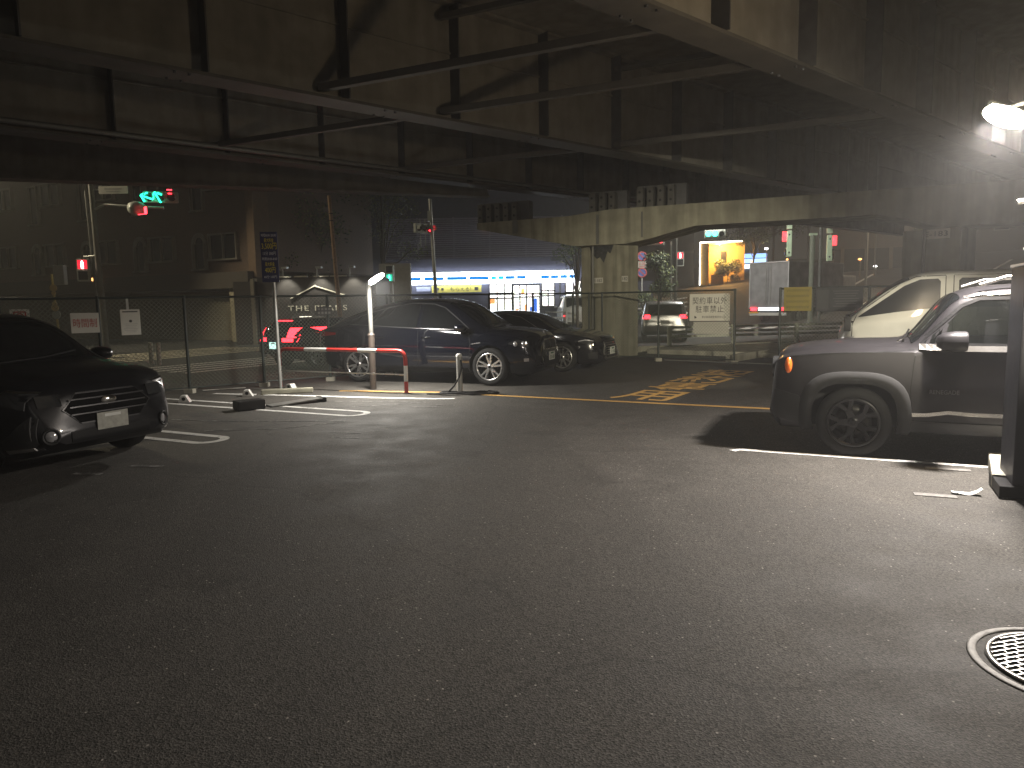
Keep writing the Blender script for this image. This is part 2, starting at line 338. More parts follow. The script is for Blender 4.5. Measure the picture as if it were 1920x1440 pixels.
# raised footway with kerb outside the gate
ft = [(4.0, 21.2), (9.3, 17.0), (16.5, 11.0), (19.0, 14.6), (11.0, 23.6), (5.0, 22.7)]
m = MB(); m.prism(ft, 0, .13, lambda u, w, d: (u, w, d)); tag(m.build('footway', CONC2), kind='structure')
kp = [(2.2, 19.82), (3.9, 21.9), (11.0, 23.75), (11.6, 23.85)]
for i in range(3):
    a = Vector((*kp[i], 0)); b = Vector((*kp[i + 1], 0)); n = max(1, int((b - a).length / .6))
    for k in range(n):
        p = a.lerp(b, k / n); q = a.lerp(b, (k + .96) / n); m = MB(); m.bar((p.x, p.y, .085), (q.x, q.y, .085), .16, .17)
        tag(m.build('kerb_stone', CONC2), kind='structure')
m = MB()
for i in range(1): m.bar((3.9, 18.3, .05), (6.05, 16.62, .05), .05, .02)
tag(m.build('gate_track', GALVD), kind='structure')
m = MB(); m.bar((5.35, 17.75, .09), (7.0, 19.6, .09), .12, .18); tag(m.build('kerb_edge', CONC2), kind='structure')
for x, y, r, sx, sy in ((3.36, 5.60, -22, .30, .09), (3.98, 6.46, -25, .36, .09)):
    m = MB(); m.box((0, 0, .003), (sx, sy, .006)); tag(m.build('cement_patch', mat('old_mortar', (.17, .165, .155), .85, var=.3, scale=30), None, (x, y, 0), r), kind='structure')

# ------------------------------------------------------------------ elevated highway
ZG, ZT = 4.60, 6.55
hw = root('elevated_highway', 'dark steel underside of the elevated highway roofing the whole car park', 'overpass', (0, 0, 0), U_ANG)
part('deck_slab', STEEL, hw, ((9, 3.2, ZT + .2), (62, 29.0, .4)))
m = MB(); m.prism([(17.75, ZT - .35), (17.75, ZT + 1.1), (17.95, ZT + 1.1), (18.0, ZT - .35)], -22, 40, lambda u, w, d: (d, u, w)); m.build('parapet', CONC, hw)
GIR = [15.1, 10.2, 5.1, 0.2, -4.7, -9.6]
stf = MB().box((0, 0, 0), (.02, .24, ZT - ZG - .12))
for gi, y in enumerate(GIR):
    m = MB(); m.box((9, y, (ZG + ZT) / 2), (62, .03, ZT - ZG));  m.box((9, y, ZT - .03), (62, .36, .05))
    m.box((9, y, ZG + 1.15), (62, .10, .03))
    g = m.build('girder', STEEL, hw)
    m = MB(); m.box((9, y, ZG + .02), (62, .46, .045)); m.build('bottom_flange', mat('shaded_flange', (.085, .08, .072), .65, var=.3, scale=2), g)  # shade under the flange put into a darker colour than the web
    for s in [v * 2.05 + 5.55 for v in range(-5, 10)]:
        mm = MB(); mm.box((s, y - .14, (ZG + ZT) / 2), (.022, .25, ZT - ZG - .1)); mm.box((s, y + .14, (ZG + ZT) / 2), (.022, .25, ZT - ZG - .1)); mm.build('stiffener', STEELD, g)
    bl = MB()
    for s in range(-4, 10):
        for k in range(2):
            for q in range(2): bl.cyl((s * 3.1 + k * .18, y - .17 + q * .34, ZG - .004), (s * 3.1 + k * .18, y - .17 + q * .34, ZG - .028), .02, n=6)
    bl.build('flange_bolts', STEELD, g)
_e = math.radians(21 - U_ANG)
def dkp(x, y): v = Vector((x, y, 0)); return (v.dot(uv), v.dot(Nv))
_a, _b = dkp(-34.1, 8.55), dkp(-.62, 21.38)
m = MB(); m.bar((*_a, (ZG + ZT) / 2), (*_b, (ZG + ZT) / 2), .05, ZT - ZG); m.bar((*_a, ZG + .02), (*_b, ZG + .02), .45, .04); m.bar((*_a, ZT + .5), (*_b, ZT + .5), .25, 1.0); m.build('edge_girder', STEEL, hw)
m = MB(); m.prism([_a, _b, dkp(-3.5, 13.2), dkp(-34, -13.2)], ZT + .01, ZT + .3, lambda u, w, d: (u, w, d)); m.build('edge_slab', STEEL, hw)
def dk(p): v = Vector(p); return (v.dot(uv), v.dot(Nv), v.z)
nN, dN = nv.dot(Nv), dv.dot(Nv)
for nk, bays in ((8.75, ((5.1, 10.2),)), (10.75, ((5.1, 10.2), (10.2, 15.1))), (14.75, ((5.1, 10.2), (10.2, 15.1))), (6.7, ((.2, 5.1),))):
    for a, b in bays:
        ta, tb = (nk * nN - a) / -dN, (nk * nN - b) / -dN
        A = nv * nk + dv * ta; B = nv * nk + dv * tb
        def P(t, z): v = A.lerp(B, t); return dk((v.x, v.y, z))
        m = MB(); m.bar(P(.02, ZG + .16), P(.98, ZG + .16), .11, .10); m.bar(P(.02, ZT - .3), P(.98, ZT - .3), .09, .09)
        m.box(P(.05, ZG + .3), (.02, .02, .3)); m.build('cross_frame', mat('frame_paint', (.095, .09, .082), .7), hw)
for y in (6.5, 7.05, 7.6): m = MB(); m.box((9, y, ZT - .12), (62, .22, .14)); m.build('slab_rib', STEEL, hw)
m = MB(); m.tube([dk(p) for p in ((-6.5, 8.6, 5.1), (-3.6, 8.7, 5.3), (-1.8, 8.55, 5.55), (.6, 8.2, 5.9))], .022, 6); m.build('cable', BLACK, hw)
m = MB(); m.tube([(s, 14.75, ZG + .12) for s in (-14, 0, 20)], .05, 8); m.build('drain_pipe', GALVD, hw)

# ------------------------------------------------------------------ bridge pier
pr = root('bridge_pier', 'concrete bridge pier with long stained cross beam on two square columns', 'bridge pier', (-.95, 21.8, 0), D_ANG)
capf = [(0, 3.92), (0, 3.74), (3.1, 3.10), (4.55, 3.10), (5.2, 3.2), (6.4, 3.47), (10.6, 3.47), (11.3, 3.3), (11.9, 3.12), (14, 3.12), (14, 4.04), (4.1, 4.04), (3.6, 4.0), (2.9, 3.94)]
m = MB(); m.prism(capf, -.02, 1.38); m.build('cap_beam', CONC, pr)
def colm(x, y):
    ang = R(U_ANG - D_ANG); e1 = Vector((math.cos(ang), math.sin(ang))); e2 = Vector((-e1.y, e1.x))
    P = [Vector((x, y)), Vector((x, y)) + e1 * 1.02, Vector((x, y)) + e1 * 1.02 + e2 * 1.25, Vector((x, y)) + e2 * 1.25]
    m = MB(); m.prism([(p.x, p.y) for p in P], -.02, 3.105, lambda u, w, d: (u, w, d)); c = m.build('column', CONC, pr, bevel=.03)
    m = MB(); q = P[0] * .42 + P[3] * .58; m.cyl((q.x - .05, q.y - .03, 0), (q.x - .05, q.y - .03, 3.1), .04, n=10); m.build('downpipe', GALVD, c)
    return c, P
colA, PA = colm(4.22, .03); colB, PB = colm(12.35, .05)
def plate(col, P, i, j, t, w, h, z, s):
    a, b = P[i], P[j]; c = a.lerp(b, t); d = (b - a).normalized(); ang = math.degrees(math.atan2(d.y, d.x)); n = Vector((d.y, -d.x))
    if n.dot(Vector((0, -1))) < 0: n = -n; ang += 180
    m = MB(); q = c + n * .006; m.box((q.x, q.y, z), (w, .012, h), ang); pl = m.build('number_plate', SIGNW, col)
    q = c + n * .014; text('lettering', s, h * .62, DARKT, pl, (q.x, q.y, z), (90, 0, ang), width=w * .84)
plate(colA, PA, 0, 3, .48, .36, .15, 2.14, 'E-182'); plate(colA, PA, 0, 1, .42, .26, .16, 2.17, '182')
plate(colB, PB, 0, 3, .42, .58, .22, 3.0 - .02, 'E-183')
def stain(pts, y): m = MB(); m.prism(pts, y, y - .006); m.build('stain', mat('damp_stain', (.045, .05, .052), .8, var=.5, scale=14), pr)
for t, w, z0 in ((1.25, .16, 3.55), (3.75, .08, 3.12), (5.0, .05, 3.25)): m = MB(); m.box((t, -.025, (z0 + 3.92) / 2), (w, .012, 3.92 - z0)); m.build('drain_strip', GALVD, pr)
_pa, _pb = PA[0].lerp(PA[3], .02), PA[0].lerp(PA[3], .72); dd = (_pb - _pa).normalized(); nn_ = Vector((-dd.y, dd.x)) * .006
if nn_.y > 0: nn_ = -nn_
rag = [(0, 3.09), (.12, 2.86), (.22, 2.93), (.36, 2.62), (.5, 2.78), (.62, 2.74), (.8, 2.9), (.9, 3.09)]
m = MB(); m.prism(rag, 0, .004, lambda u, w, d: (_pa.x + dd.x * u + nn_.x * (1 + d * 100), _pa.y + dd.y * u + nn_.y * (1 + d * 100), w)); m.build('damp_patch', mat('damp_stain', (.05, .052, .055), .8, var=.5, scale=14), colA)
for cl, n in ((.05, 5), (3.55, 3), (4.9, 4)):
    for k in range(n):
        t = cl + k * .28; z0 = 4.045 if t > 4.2 else 3.985 if t > 3 else 3.925
        m = MB(); m.box((t, .25, z0 + .27), (.17, .3, .54)); b = m.build('bearing_block', mat('bearing_paint', (.085, .082, .074), .7, var=.2), pr, bevel=.01)
        for z in (z0 + .16, z0 + .4): m = MB(); m.cyl((t, .098, z), (t, .075, z), .035, n=8); m.build('bolt', BLACK, b)
    m = MB(); m.box((cl + n * .13, .55, z0 + .30), (n * .28 + .2, .3, .6)); m.build('bearing_seat', STEELD, pr)

# ------------------------------------------------------------------ chain-link fences
def mesh_panel(p, q, z0, z1, pitch=.056, hw_=.0028):
    p = Vector((p[0], p[1], 0)); q = Vector((q[0], q[1], 0)); d = (q - p); Ln = d.length; d.normalize(); n = Vector((-d.y, d.x, 0)); H = z1 - z0; m = MB()
    for sg in (1, -1):
        k = -H if sg > 0 else 0
        while k < (Ln if sg > 0 else Ln + H):
            s0, s1 = k, k + sg * H; za, zb = 0., H
            lo, hi = (0, Ln)
            def clip(s0, za, s1, zb):
                t0, t1 = 0., 1.
                for e, lim in ((1, lo), (-1, -hi)):
                    f0, f1 = e * s0 - lim, e * s1 - lim
                    if f0 < 0 and f1 < 0: return None
                    if f0 < 0: t0 = max(t0, f0 / (f0 - f1))
                    if f1 < 0: t1 = min(t1, f0 / (f0 - f1))
                return (t0, t1) if t1 - t0 > .01 else None
            c = clip(s0, za, s1, zb)
            if c:
                a = p + d * (s0 + (s1 - s0) * c[0]) + Vector((0, 0, z0 + H * c[0])); b = p + d * (s0 + (s1 - s0) * c[1]) + Vector((0, 0, z0 + H * c[1]))
                e = (b - a).normalized(); w = e.cross(n) * hw_; off = n * (sg * .002)
                vs = [a + w + off, a - w + off, a + n * hw_ * 1.6 + off, b + w + off, b - w + off, b + n * hw_ * 1.6 + off]
                m.add(vs, [(0, 1, 4, 3), (1, 2, 5, 4), (2, 0, 3, 5)])
            k += pitch * 1.414
    return m
def fence(name, label, pts, posts, h=1.8, hide=()):
    f = root(name, label, 'fence', (0, 0, 0))
    for x, y in posts:
        m = MB(); m.cyl((x, y, -.02), (x, y, h + .01), .028, n=10); p = m.build('post', GREENFENCE, f)
        m = MB(); m.box((x, y, .04), (.16, .16, .08)); m.build('post_footing', CONC2, p)
    for a, b in zip(pts[:-1], pts[1:]):
        m = MB(); m.cyl((*a, h - .02), (*b, h - .02), .022, n=8); m.build('top_rail', GREENFENCE, f)
        m = MB(); m.cyl((*a, .10), (*b, .10), .014, n=8); m.build('bottom_rail', GREENFENCE, f)
        o = mesh_panel(a, b, .10, h - .03).build('wire_mesh', WIRE, f, recalc=False); o['kind'] = 'stuff'
    return f
fu = Vector((math.cos(R(F_ANG)), math.sin(R(F_ANG)), 0)); F0 = Vector((-6.02, 13.37, 0))
def fp(s): v = F0 + fu * s; return (round(v.x, 3), round(v.y, 3))
fence('chain_link_fence', 'long dark green chain-link fence along the street behind the parked cars', [fp(-7), fp(0), fp(5.6), fp(10.4)], [fp(s) for s in (-7, -5.6, -4.2, -2.8, -1.4, 0, 1.4, 2.8, 4.2, 5.6, 7.0, 8.4, 9.8, 10.4)])
C0 = fp(10.4)
fence('chain_link_fence', 'short chain-link fence piece in front of the concrete column', [C0, (2.45, 19.42), (3.79, 18.55)], [(2.45, 19.42)])
gt = fence('chain_link_gate', 'green wire mesh gate leaf carrying the white parking notice', [(3.79, 18.55), (5.4, 17.43)], [(3.79, 18.55), (5.4, 17.43)]); gt['category'] = 'gate'
fence('chain_link_fence', 'chain-link fence behind the van with yellow and dark notice boards', [(6.21, 16.68), (7.75, 15.65), (11.5, 13.0), (16, 9.6)], [(6.21, 16.68), (7.75, 15.65), (9.6, 14.35), (11.5, 13.0), (16, 9.6)])

# ------------------------------------------------------------------ things inside the car park
# floodlight
fl = root('floodlight', 'glaring floodlight hanging under the deck above the grey off-roader', 'floodlight', FLOOD, -10)
m = MB(); m.box((.01, .03, .02), (.33, .12, .14), m=Matrix.Rotation(R(20), 3, 'Y') @ Matrix.Rotation(R(28), 3, 'X')); m.build('housing', GALVD, fl, bevel=.03)
m = MB(); m.lathe([(0, -1), (.38, -.92), (.71, -.71), (.92, -.38), (1, 0), (.92, .38), (.71, .71), (.38, .92), (0, 1)], 24, 'y', close=False); m.v = [tuple(Matrix.Rotation(R(20), 3, 'Y') @ Matrix.Rotation(R(28), 3, 'X') @ Vector((x * .20, y * .04 - .05, z * .085))) for x, y, z in m.v]; m.build('lens', G_FLOOD, fl)
m = MB(); m.tube([(0, .05, .06), (.5, .0, .2), (1.6, -.9, 1.0), (1.75, -1.0, 1.6)], .02, 8); m.build('hanger', GALVD, fl)
f2 = root('floodlight', 'added unseen floodlight under the deck behind the viewpoint aimed at the gate', 'floodlight', FLOOD2, 0)
part('housing', GALVD, f2, ((0, 0, 0), (.42, .12, .22)), bevel=.02); part('lens', G_FLOOD, f2, ((0, .065, 0), (.3, .01, .14))); m = MB(); m.cyl((0, -.04, .1), (0, -.04, ZT - 4.0), .02); m.build('hanger', GALVD, f2)
# post lamp
pl = root('post_lamp', 'slim steel post lamp with tilted glowing head beside the dark blue coupe', 'lamp post', (-2.61, 13.45, 0))
m = MB(); m.cyl((0, 0, 0), (0, 0, 1.02), .062); m.cyl((0, 0, 1.02), (0, 0, 1.06), .07, .045); m.build('sleeve', mat('lamp_post_paint', (.055, .042, .034), .55, bump=.1), pl)
m = MB(); m.cyl((0, 0, 1.05), (-.01, 0, 1.98), .042); m.build('pole', GALVD, pl)
m = MB(); m.lathe([(.0, 0), (.05, .02), (.062, .08), (.06, .24), (.04, .33), (0, .35)], 14, 'z', smooth=True, close=False)
hd = m.build('lamp_head', glow('post_lamp_lens', (1, .96, .88), 26), pl, (0, -.02, 1.97)); hd.scale = (.8, .8, .95); hd.rotation_euler = (0, R(58), 0)
# red and white barrier
ba = root('tube_barrier', 'red and white striped tube barrier standing before the dark blue coupe', 'barrier', (-1.88, 12.72, 0), 154.3)
Lb, Hb, Rb = 2.93, .76, .14
path = [(0, 0, 0)] + [(0, 0, Hb * k / 6) for k in range(1, 5)] + [(Rb - Rb * math.cos(a), 0, Hb - Rb + Rb * math.sin(a)) for a in [math.pi / 2 * k / 6 for k in range(0, 7)]]
path += [(Rb + (Lb - 2 * Rb) * k / 12, 0, Hb) for k in range(1, 12)]
path += [(Lb - Rb + Rb * math.sin(a), 0, Hb - Rb + Rb * math.cos(a)) for a in [math.pi / 2 * k / 6 for k in range(0, 7)]] + [(Lb, 0, Hb * k / 6) for k in range(4, -1, -1)]
cum = [0]
for a, b in zip(path[:-1], path[1:]): cum.append(cum[-1] + (Vector(b) - Vector(a)).length)
def at_len(s):
    for i in range(len(cum) - 1):
        if cum[i + 1] >= s: t = (s - cum[i]) / max(1e-6, cum[i + 1] - cum[i]); return Vector(path[i]).lerp(Vector(path[i + 1]), t)
    return Vector(path[-1])
cuts = [0, .24, .52, 1.33, 1.78, 2.55, 3.02, 3.85, 4.13, cum[-1]]; cuts = [0, .22, .50, 1.30, 1.72, 2.44, 2.98, 3.90, 4.2, cum[-1]]
for i in range(len(cuts) - 1):
    m = MB(); k = max(2, int((cuts[i + 1] - cuts[i]) / .05)); m.tube([at_len(cuts[i] + (cuts[i + 1] - cuts[i]) * j / k) for j in range(k + 1)], .037, 12)
    m.build('tube_band', RED if i % 2 == 0 else WHITE, ba)
m = MB(); m.cyl((0, 0, .34), (Lb, 0, .34), .013, n=8); m.build('cross_bar', WHITE, ba)
for x in (0, Lb): m = MB(); m.cyl((x, 0, 0), (x, 0, .015), .075, n=16); m.build('foot_plate', GALVD, ba)
# bollard with hose
bo = root('steel_bollard', 'short steel bollard with round cap near the front wheel of the coupe', 'bollard', (-.92, 12.59, 0))
m = MB(); m.cyl((0, 0, 0), (0, 0, .66), .052, n=18); m.build('tube', GALV, bo); m = MB(); m.lathe([(.055, .655), (.055, .68), (.04, .705), (0, .712)], 18, 'z', close=False); m.build('cap', WHITE, bo)
m = MB(); m.cyl((0, 0, 0), (0, 0, .012), .11, n=18); m.build('base_plate', GALVD, bo)
m = MB(); pts = [(.03, -.055, .60), (.05, -.07, .48), (.0, -.08, .30), (-.09, -.09, .15), (-.2, -.1, .04)]
for k in range(40): a = k * .42 + 2.9; rr = .2 + .09 * math.sin(k * .9) + (.18 if k > 30 else 0); pts.append((rr * 1.5 * math.cos(a) + .05, rr * .6 * math.sin(a) - .1, .02 + .006 * (k % 5)))
pts += [(.45, -.2, .02), (.55, -.14, .02)]
m.tube(pts, .015, 8); tag(m.build('cable_coil', BLACK, None, (-.92, 12.59, 0)), 'black cable hung on the steel bollard and coiled at its foot', 'cable')
# parking lock unit
lk = root('flap_lock', 'dark parking flap lock lying between the two painted stall loops', 'parking lock', (-4.05, 11.2, 0), 40)
part('motor_box', BLACK, lk, ((-.1, -.05, .075), (.42, .26, .15)), bevel=.02)
m = MB(); m.box((.66, .0, .035), (.86, .26, .02), m=Matrix.Rotation(R(-3), 3, 'Y')); m.build('flap', GALVD, lk, bevel=.005)
part('hinge_bar', BLACK, lk, ((1.12, 0, .04), (.06, .30, .07)), bevel=.01)
# wheel stops
def wheel_stop(x, y, rz, label):
    w = root('wheel_stop', label, 'wheel stop', (x, y, 0), rz, 'white wheel stops along the fence')
    m = MB(); m.prism([(-.09, 0), (-.05, .115), (.03, .12), (.10, 0)], -.07, .07); m.build('block', WHITE, w, bevel=.008)
    m = MB(); m.cyl((.0, -.0715, .06), (.0, -.075, .06), .03, n=12); m.build('bolt_hole', BLACK, w)
wheel_stop(-5.55, 12.1, 10, 'white wheel stop nearest the dark car on the left')
wheel_stop(-4.72, 12.75, 10, 'white wheel stop behind the flap lock')
wheel_stop(-4.2, 13.6, -20, 'low white stop at the foot of the fee sign post')
m = MB(); m.box((0, 0, .045), (.9, .16, .09)); tag(m.build('kerb_block', CONC, None, (-4.1, 13.05, 0), 15, bevel=.02), 'low grey concrete block in front of the barrier', 'kerb block')
# dark cabinet on the right
cb = root('dark_cabinet', 'tall flat dark navy cabinet cut off by the right edge of the photo', 'cabinet', (3.90, 5.50, 0), D_ANG)
part('cabinet_body', mat('navy_sheet_steel', (.030, .031, .042), .5, var=.08), cb, ((.40, .28, .95), (.80, .55, 1.70)), bevel=.012)
part('cabinet_cap', GALV, cb, ((.40, .28, 1.815), (.82, .57, .02)))
part('foot', BLACK, cb, ((.36, .2, .055), (.9, .5, .09)), bevel=.008)
m = MB(); m.box((0, 0, .06), (.42, 1.0, .12)); tag(m.build('concrete_base', CONC2, None, (4.38, 6.11, 0), -32, bevel=.02), 'pale concrete footing beside the dark cabinet', 'concrete block')
m = MB(); rows = []
for i in range(9): rows.append([(.026 * j - .10, -.035 + .009 * i, .008 + .05 * (abs(j - 4) / 4) ** 2 * (1 if j > 4 else .2) + .004 * math.sin(i * 2.1 + j)) for j in range(9)])
m.grid(rows); tag(m.build('paper_scrap', WHITE, None, (3.62, 5.62, 0), -20), 'curled scrap of white paper lying on the asphalt', 'paper')
# crumpled plastic sheet behind the cabinet
ps = root('plastic_sheet', 'crumpled clear plastic sheet shining under the floodlight at the right edge', 'plastic sheet', (4.27, 6.04, 1.80), -20)
rows = []
for i in range(16): rows.append([(.05 * j, .05 * math.sin(i * 1.7 + j * 2.3) + random.uniform(-.04, .04), .034 * i + random.uniform(-.008, .008)) for j in range(16)])
m = MB(); m.grid(rows, False); m.build('sheet', mat('shiny_plastic', (.6, .6, .58), .16, var=.3, spec=.8), ps, recalc=False)
m = MB(); m.cyl((-.1, -.08, .53), (.9, -.08, .68), .022); m.build('frame_tube', CHROME, ps); m = MB(); m.cyl((.4, -.02, -1.8), (.4, -.02, .55), .02); m.build('frame_leg', GALV, ps)
# manhole
mh = root('manhole_cover', 'round iron manhole cover with brick pattern in the lower right corner', 'manhole cover', (2.375, 2.92, 0), 14)
IRON = mat('worn_iron', (.30, .29, .275), .38, .75, var=.25, scale=30); IROND = mat('dirty_iron', (.022, .021, .02), .7)
m = MB(); m.lathe([(0, .004), (.315, .004), (.315, .0045), (0, .0045)], 48, 'z', smooth=False, close=False); m.build('cover_plate', IROND, mh)
m = MB(); m.lathe([(.345, .001), (.347, .006), (.372, .006), (.384, .001)], 64, 'z'); m.build('frame_ring', mat('ring_concrete', (.40, .39, .37), .7, var=.3, scale=20), mh)
m = MB(); m.lathe([(.290, .005), (.292, .0125), (.312, .0125), (.314, .005)], 64, 'z'); m.build('rim', IRON, mh)
m = MB(); m.lathe([(.055, .005), (.057, .014), (.07, .014), (.072, .005)], 32, 'z'); m.build('centre_ring', IRON, mh)
jm = MB(); rw, bl = .031, .064; nrow = int(.29 / rw)
for r in range(-nrow, nrow + 1):
    y = r * rw; half = math.sqrt(max(0, .288 ** 2 - y * y))
    if half > .03:
        m = MB()
        if abs(y) < .07:
            g0 = math.sqrt(max(0, .072 ** 2 - y * y))
            for sg in (-1, 1): m.box((sg * (half + g0) / 2, y, .0085), (half - g0, .007, .008))
        else: m.box((0, y, .0085), (2 * half, .007, .008))
        m.build('rib', IRON, mh)
    yc = y + rw / 2; hc = math.sqrt(max(0, .286 ** 2 - (abs(yc) + rw / 2) ** 2))
    for k in range(-6, 7):
        x = (k + (.5 if r % 2 else 0)) * bl
        if abs(x) < hc and math.hypot(x, yc) > .08: jm.box((x, yc, .0085), (.006, rw - .008, .008))
jm.build('rib_joints', IRON, mh)['kind'] = 'stuff'

# ------------------------------------------------------------------ notices on the fence
def board(name, label, loc, rz, w, h, material, d=.012, cat='sign', r=.0):
    b = root(name, label, cat, loc, rz); part('panel', material, b, ((0, 0, 0), (w, d, h)), bevel=.004); return b
b = board('notice_sign', 'white sign with red characters 時間制 on the fence behind the left car', (-7.26, 12.33, 1.36), 32, .42, .34, SIGNW)
text('lettering', '時間制', .13, REDT, b, (0, -.0085, 0), width=.35)
b = board('notice_sign', 'tall white rules notice with dark heading on the fence right of the utility pole', (-6.72, 12.78, 1.35), 33, .31, .45, SIGNW)
part('heading_bar', DARKT, b, ((0, -.0075, .185), (.24, .002, .022))); m = MB(); m.cyl((0, -.0065, .02), (0, -.009, .02), .025, n=14); m.build('dot_mark', DARKT, b)
for k in range(6): part('text_line', mat('grey_print', (.42, .41, .39), .6), b, ((0, -.0075, -.03 - k * .028), (.22 - .03 * (k % 3), .002, .008)))
part('bracket', GALV, b, ((-.03, .02, .30), (.04, .012, .25)))
b = board('notice_sign', 'small white sign with red square symbol near the left edge', (-8.02, 11.83, 1.44), 32, .27, .34, SIGNW)
for q in (((0, -.0075, .125), (.17, .002, .02)), ((0, -.0075, -.03), (.17, .002, .02)), ((-.078, -.0075, .047), (.02, .002, .15)), ((.078, -.0075, .047), (.02, .002, .15))): part('red_frame', REDT, b, q)
m = MB(); m.lathe([(.042, 0), (.06, 0), (.06, -.002), (.042, -.002)], 24, 'y', (0, -.0075, .047)); m.build('ring_mark', REDT, b)
m = MB(); m.box((0, -.009, .047), (.10, .002, .014), m=Matrix.Rotation(R(45), 3, 'Y')); m.build('slash_mark', REDT, b)
part('text_line', REDT, b, ((0, -.0075, -.10), (.18, .002, .03)))
b = board('notice_sign', 'white notice 契約車以外 駐車禁止 hung on the mesh gate', (4.87, 17.72, 1.37), -22, .96, .66, SIGNW, .02)
text('lettering', '契約車以外', .15, DARKT, b, (0, -.012, .165), width=.82, space=1.1); text('lettering', '駐車禁止', .15, DARKT, b, (0, -.012, -.04), width=.66, space=1.15)
text('lettering', '東京都道路整備保全公社', .05, DARKT, b, (.1, -.012, -.235), width=.56)
m = MB(); m.prism([(-.36, -.27), (-.36, -.20), (-.31, -.235), (-.305, -.26)], -.0105, -.0125); m.build('logo_mark', DARKT, b)
b = board('notice_sign', 'blank pale board behind the wire mesh under the white parking notice', (4.95, 17.86, .86), -30, .88, .30, SIGNW); 
b = board('notice_sign', 'yellow notice board on the fence left of the white van', (6.50, 16.40, 1.54), -34, .60, .54, mat('yellow_board', (.26, .205, .03), .6), .015)
for k in range(4): text('lettering', 'VVVVVVVVV', .07, mat('olive_print', (.07, .06, .012), .6), b, (0, -.0095, .19 - k * .125), width=.5)
b = board('notice_sign', 'dark framed information board next to the yellow notice', (7.22, 15.92, 1.52), -34, .96, .52, mat('dark_board', (.022, .023, .027), .5), .03)
part('picture_panel', mat('grey_print2', (.04, .042, .045), .6), b, ((-.33, -.017, 0), (.24, .003, .42)))
for k in range(7): part('text_line', mat('pale_print', (.075, .075, .08), .6), b, ((.14, -.017, .18 - k * .055), (.52 - .06 * (k % 3), .003, .016)))
b = board('notice_sign', 'small dark two-line board on the fence below THE PEAKS lettering', (-3.86, 14.98, 1.47), F_ANG - 30, .32, .17, mat('dim_board', (.07, .07, .068), .6))
for k in range(8): part('text_mark', mat('dim_print', (.20, .20, .19), .6), b, ((-.105 + .07 * (k % 4), -.008, .038 - .075 * (k // 4)), (.045, .003, .045)))
# fee sign
fs = root('fee_sign', 'tall navy parking fee board with yellow prices on a steel pole', 'fee sign', (-4.39, 13.54, 0), 4)
m = MB(); m.cyl((0, .04, 0), (-.03, .04, 2.9), .034); m.build('pole', GALV, fs)
part('board', mat('navy_board', (.020, .020, .075), .45), fs, ((-.06, 0, 2.49), (.31, .02, .92)), bevel=.004)
PY = mat('yellow_print', (.62, .50, .04), .5); PW = mat('white_print', (.55, .54, .56), .5)
for z, s, h, mt, w in ((2.89, '時間8:00-20:00', .05, PW, .27), (2.80, '最大料金', .065, PY, .17), (2.69, '3,500円', .11, PY, .27), (2.56, '15分 300円', .06, PW, .23),
                       (2.46, '時間20:00-8:00', .05, PW, .27), (2.365, '最大料金', .065, PY, .17), (2.255, '400円', .10, PY, .19), (2.13, '60分 100円', .05, PW, .23)):
    text('lettering', s, h, mt, fs, (-.06, -.012, z), width=w)

# ------------------------------------------------------------------ traffic lights and street poles
HOUS = mat('signal_housing', (.40, .42, .38), .45); HOUSG = mat('green_white_housing', (.55, .68, .50), .45)
def lens(parent, c, r, material, visor=True, name='lens'):
    m = MB(); m.lathe([(0, -.03), (r * .6, -.022), (r, 0), (r, .02), (0, .02)], 18, 'y', c, close=False); m.build(name, material, parent)
    if visor:
        m = MB(); rows = [[(c[0] + (r + .012) * math.cos(a), c[1] + y, c[2] + (r + .012) * math.sin(a)) for a in [R(-20 + 220 * k / 12) for k in range(13)]] for y in (0, -.2)]
        m.grid(rows); m.build('visor', HOUS, parent, recalc=False)
def sig_h(label, loc, rz, lit, w=1.25, arrows=False, group=None):
    s = root('traffic_light', label, 'traffic light', loc, rz, group); part('housing', HOUS, s, ((0, .08, 0), (w, .16, .38)), bevel=.05)
    for k in range(3):
        mt = lit.get(k, LENSD); lens(s, ((k - 1) * w * .31, -.005, 0), w * .125, mt)
    return s
G_ARROW = glow('arrow_green_light', (.02, .95, .50), 2.6)
def arrow(parent, c, sz, ang, material):
    M = Matrix.Rotation(R(ang), 3, 'Y'); m = MB()
    for a, b in (((-.5, 0), (.5, 0)), ((-.5, 0), (-.05, .42)), ((-.5, 0), (-.05, -.42))):
        p = M @ Vector((a[0] * sz, 0, a[1] * sz)) + Vector(c); q = M @ Vector((b[0] * sz, 0, b[1] * sz)) + Vector(c); m.bar(p, q, .05, .03, (0, 1, 0))
    m.build('arrow_light', material, parent)
up = root('utility_pole', 'tall double street pole carrying the arrow traffic light at left', 'pole', (-14.45, 25.7, 0))
m = MB(); m.cyl((0, 0, 0), (-.08, 0, 5.9), .11, .085); m.build('pole', mat('pole_grey', (.15, .145, .13), .7), up); m = MB(); m.cyl((-.22, .1, 0), (-.34, .1, 5.7), .045); m.build('conduit', GALVD, up)
m = MB(); m.tube([(0, 0, 5.05), (.35, 0, 5.2), (.9, 0, 5.15), (2.4, 0, 5.05)], .045); m.build('signal_arm', GALV, up)
part('name_plate', SIGNW, up, ((.72, -.06, 5.68), (1.0, .03, .26)), bevel=.004); m = MB(); m.bar((0, 0, 5.72), (.3, 0, 5.7), .04, .04); m.build('plate_arm', GALV, up)
part('text_line', mat('grey_print', (.42, .41, .39), .6), up, ((.72, -.077, 5.72), (.6, .003, .05)), ((.72, -.077, 5.63), (.5, .003, .03)))
s = sig_h('traffic light with two green arrows and a dark red lens on the left pole', (-12.15, 25.7, 5.42), 14, {}, 1.15)
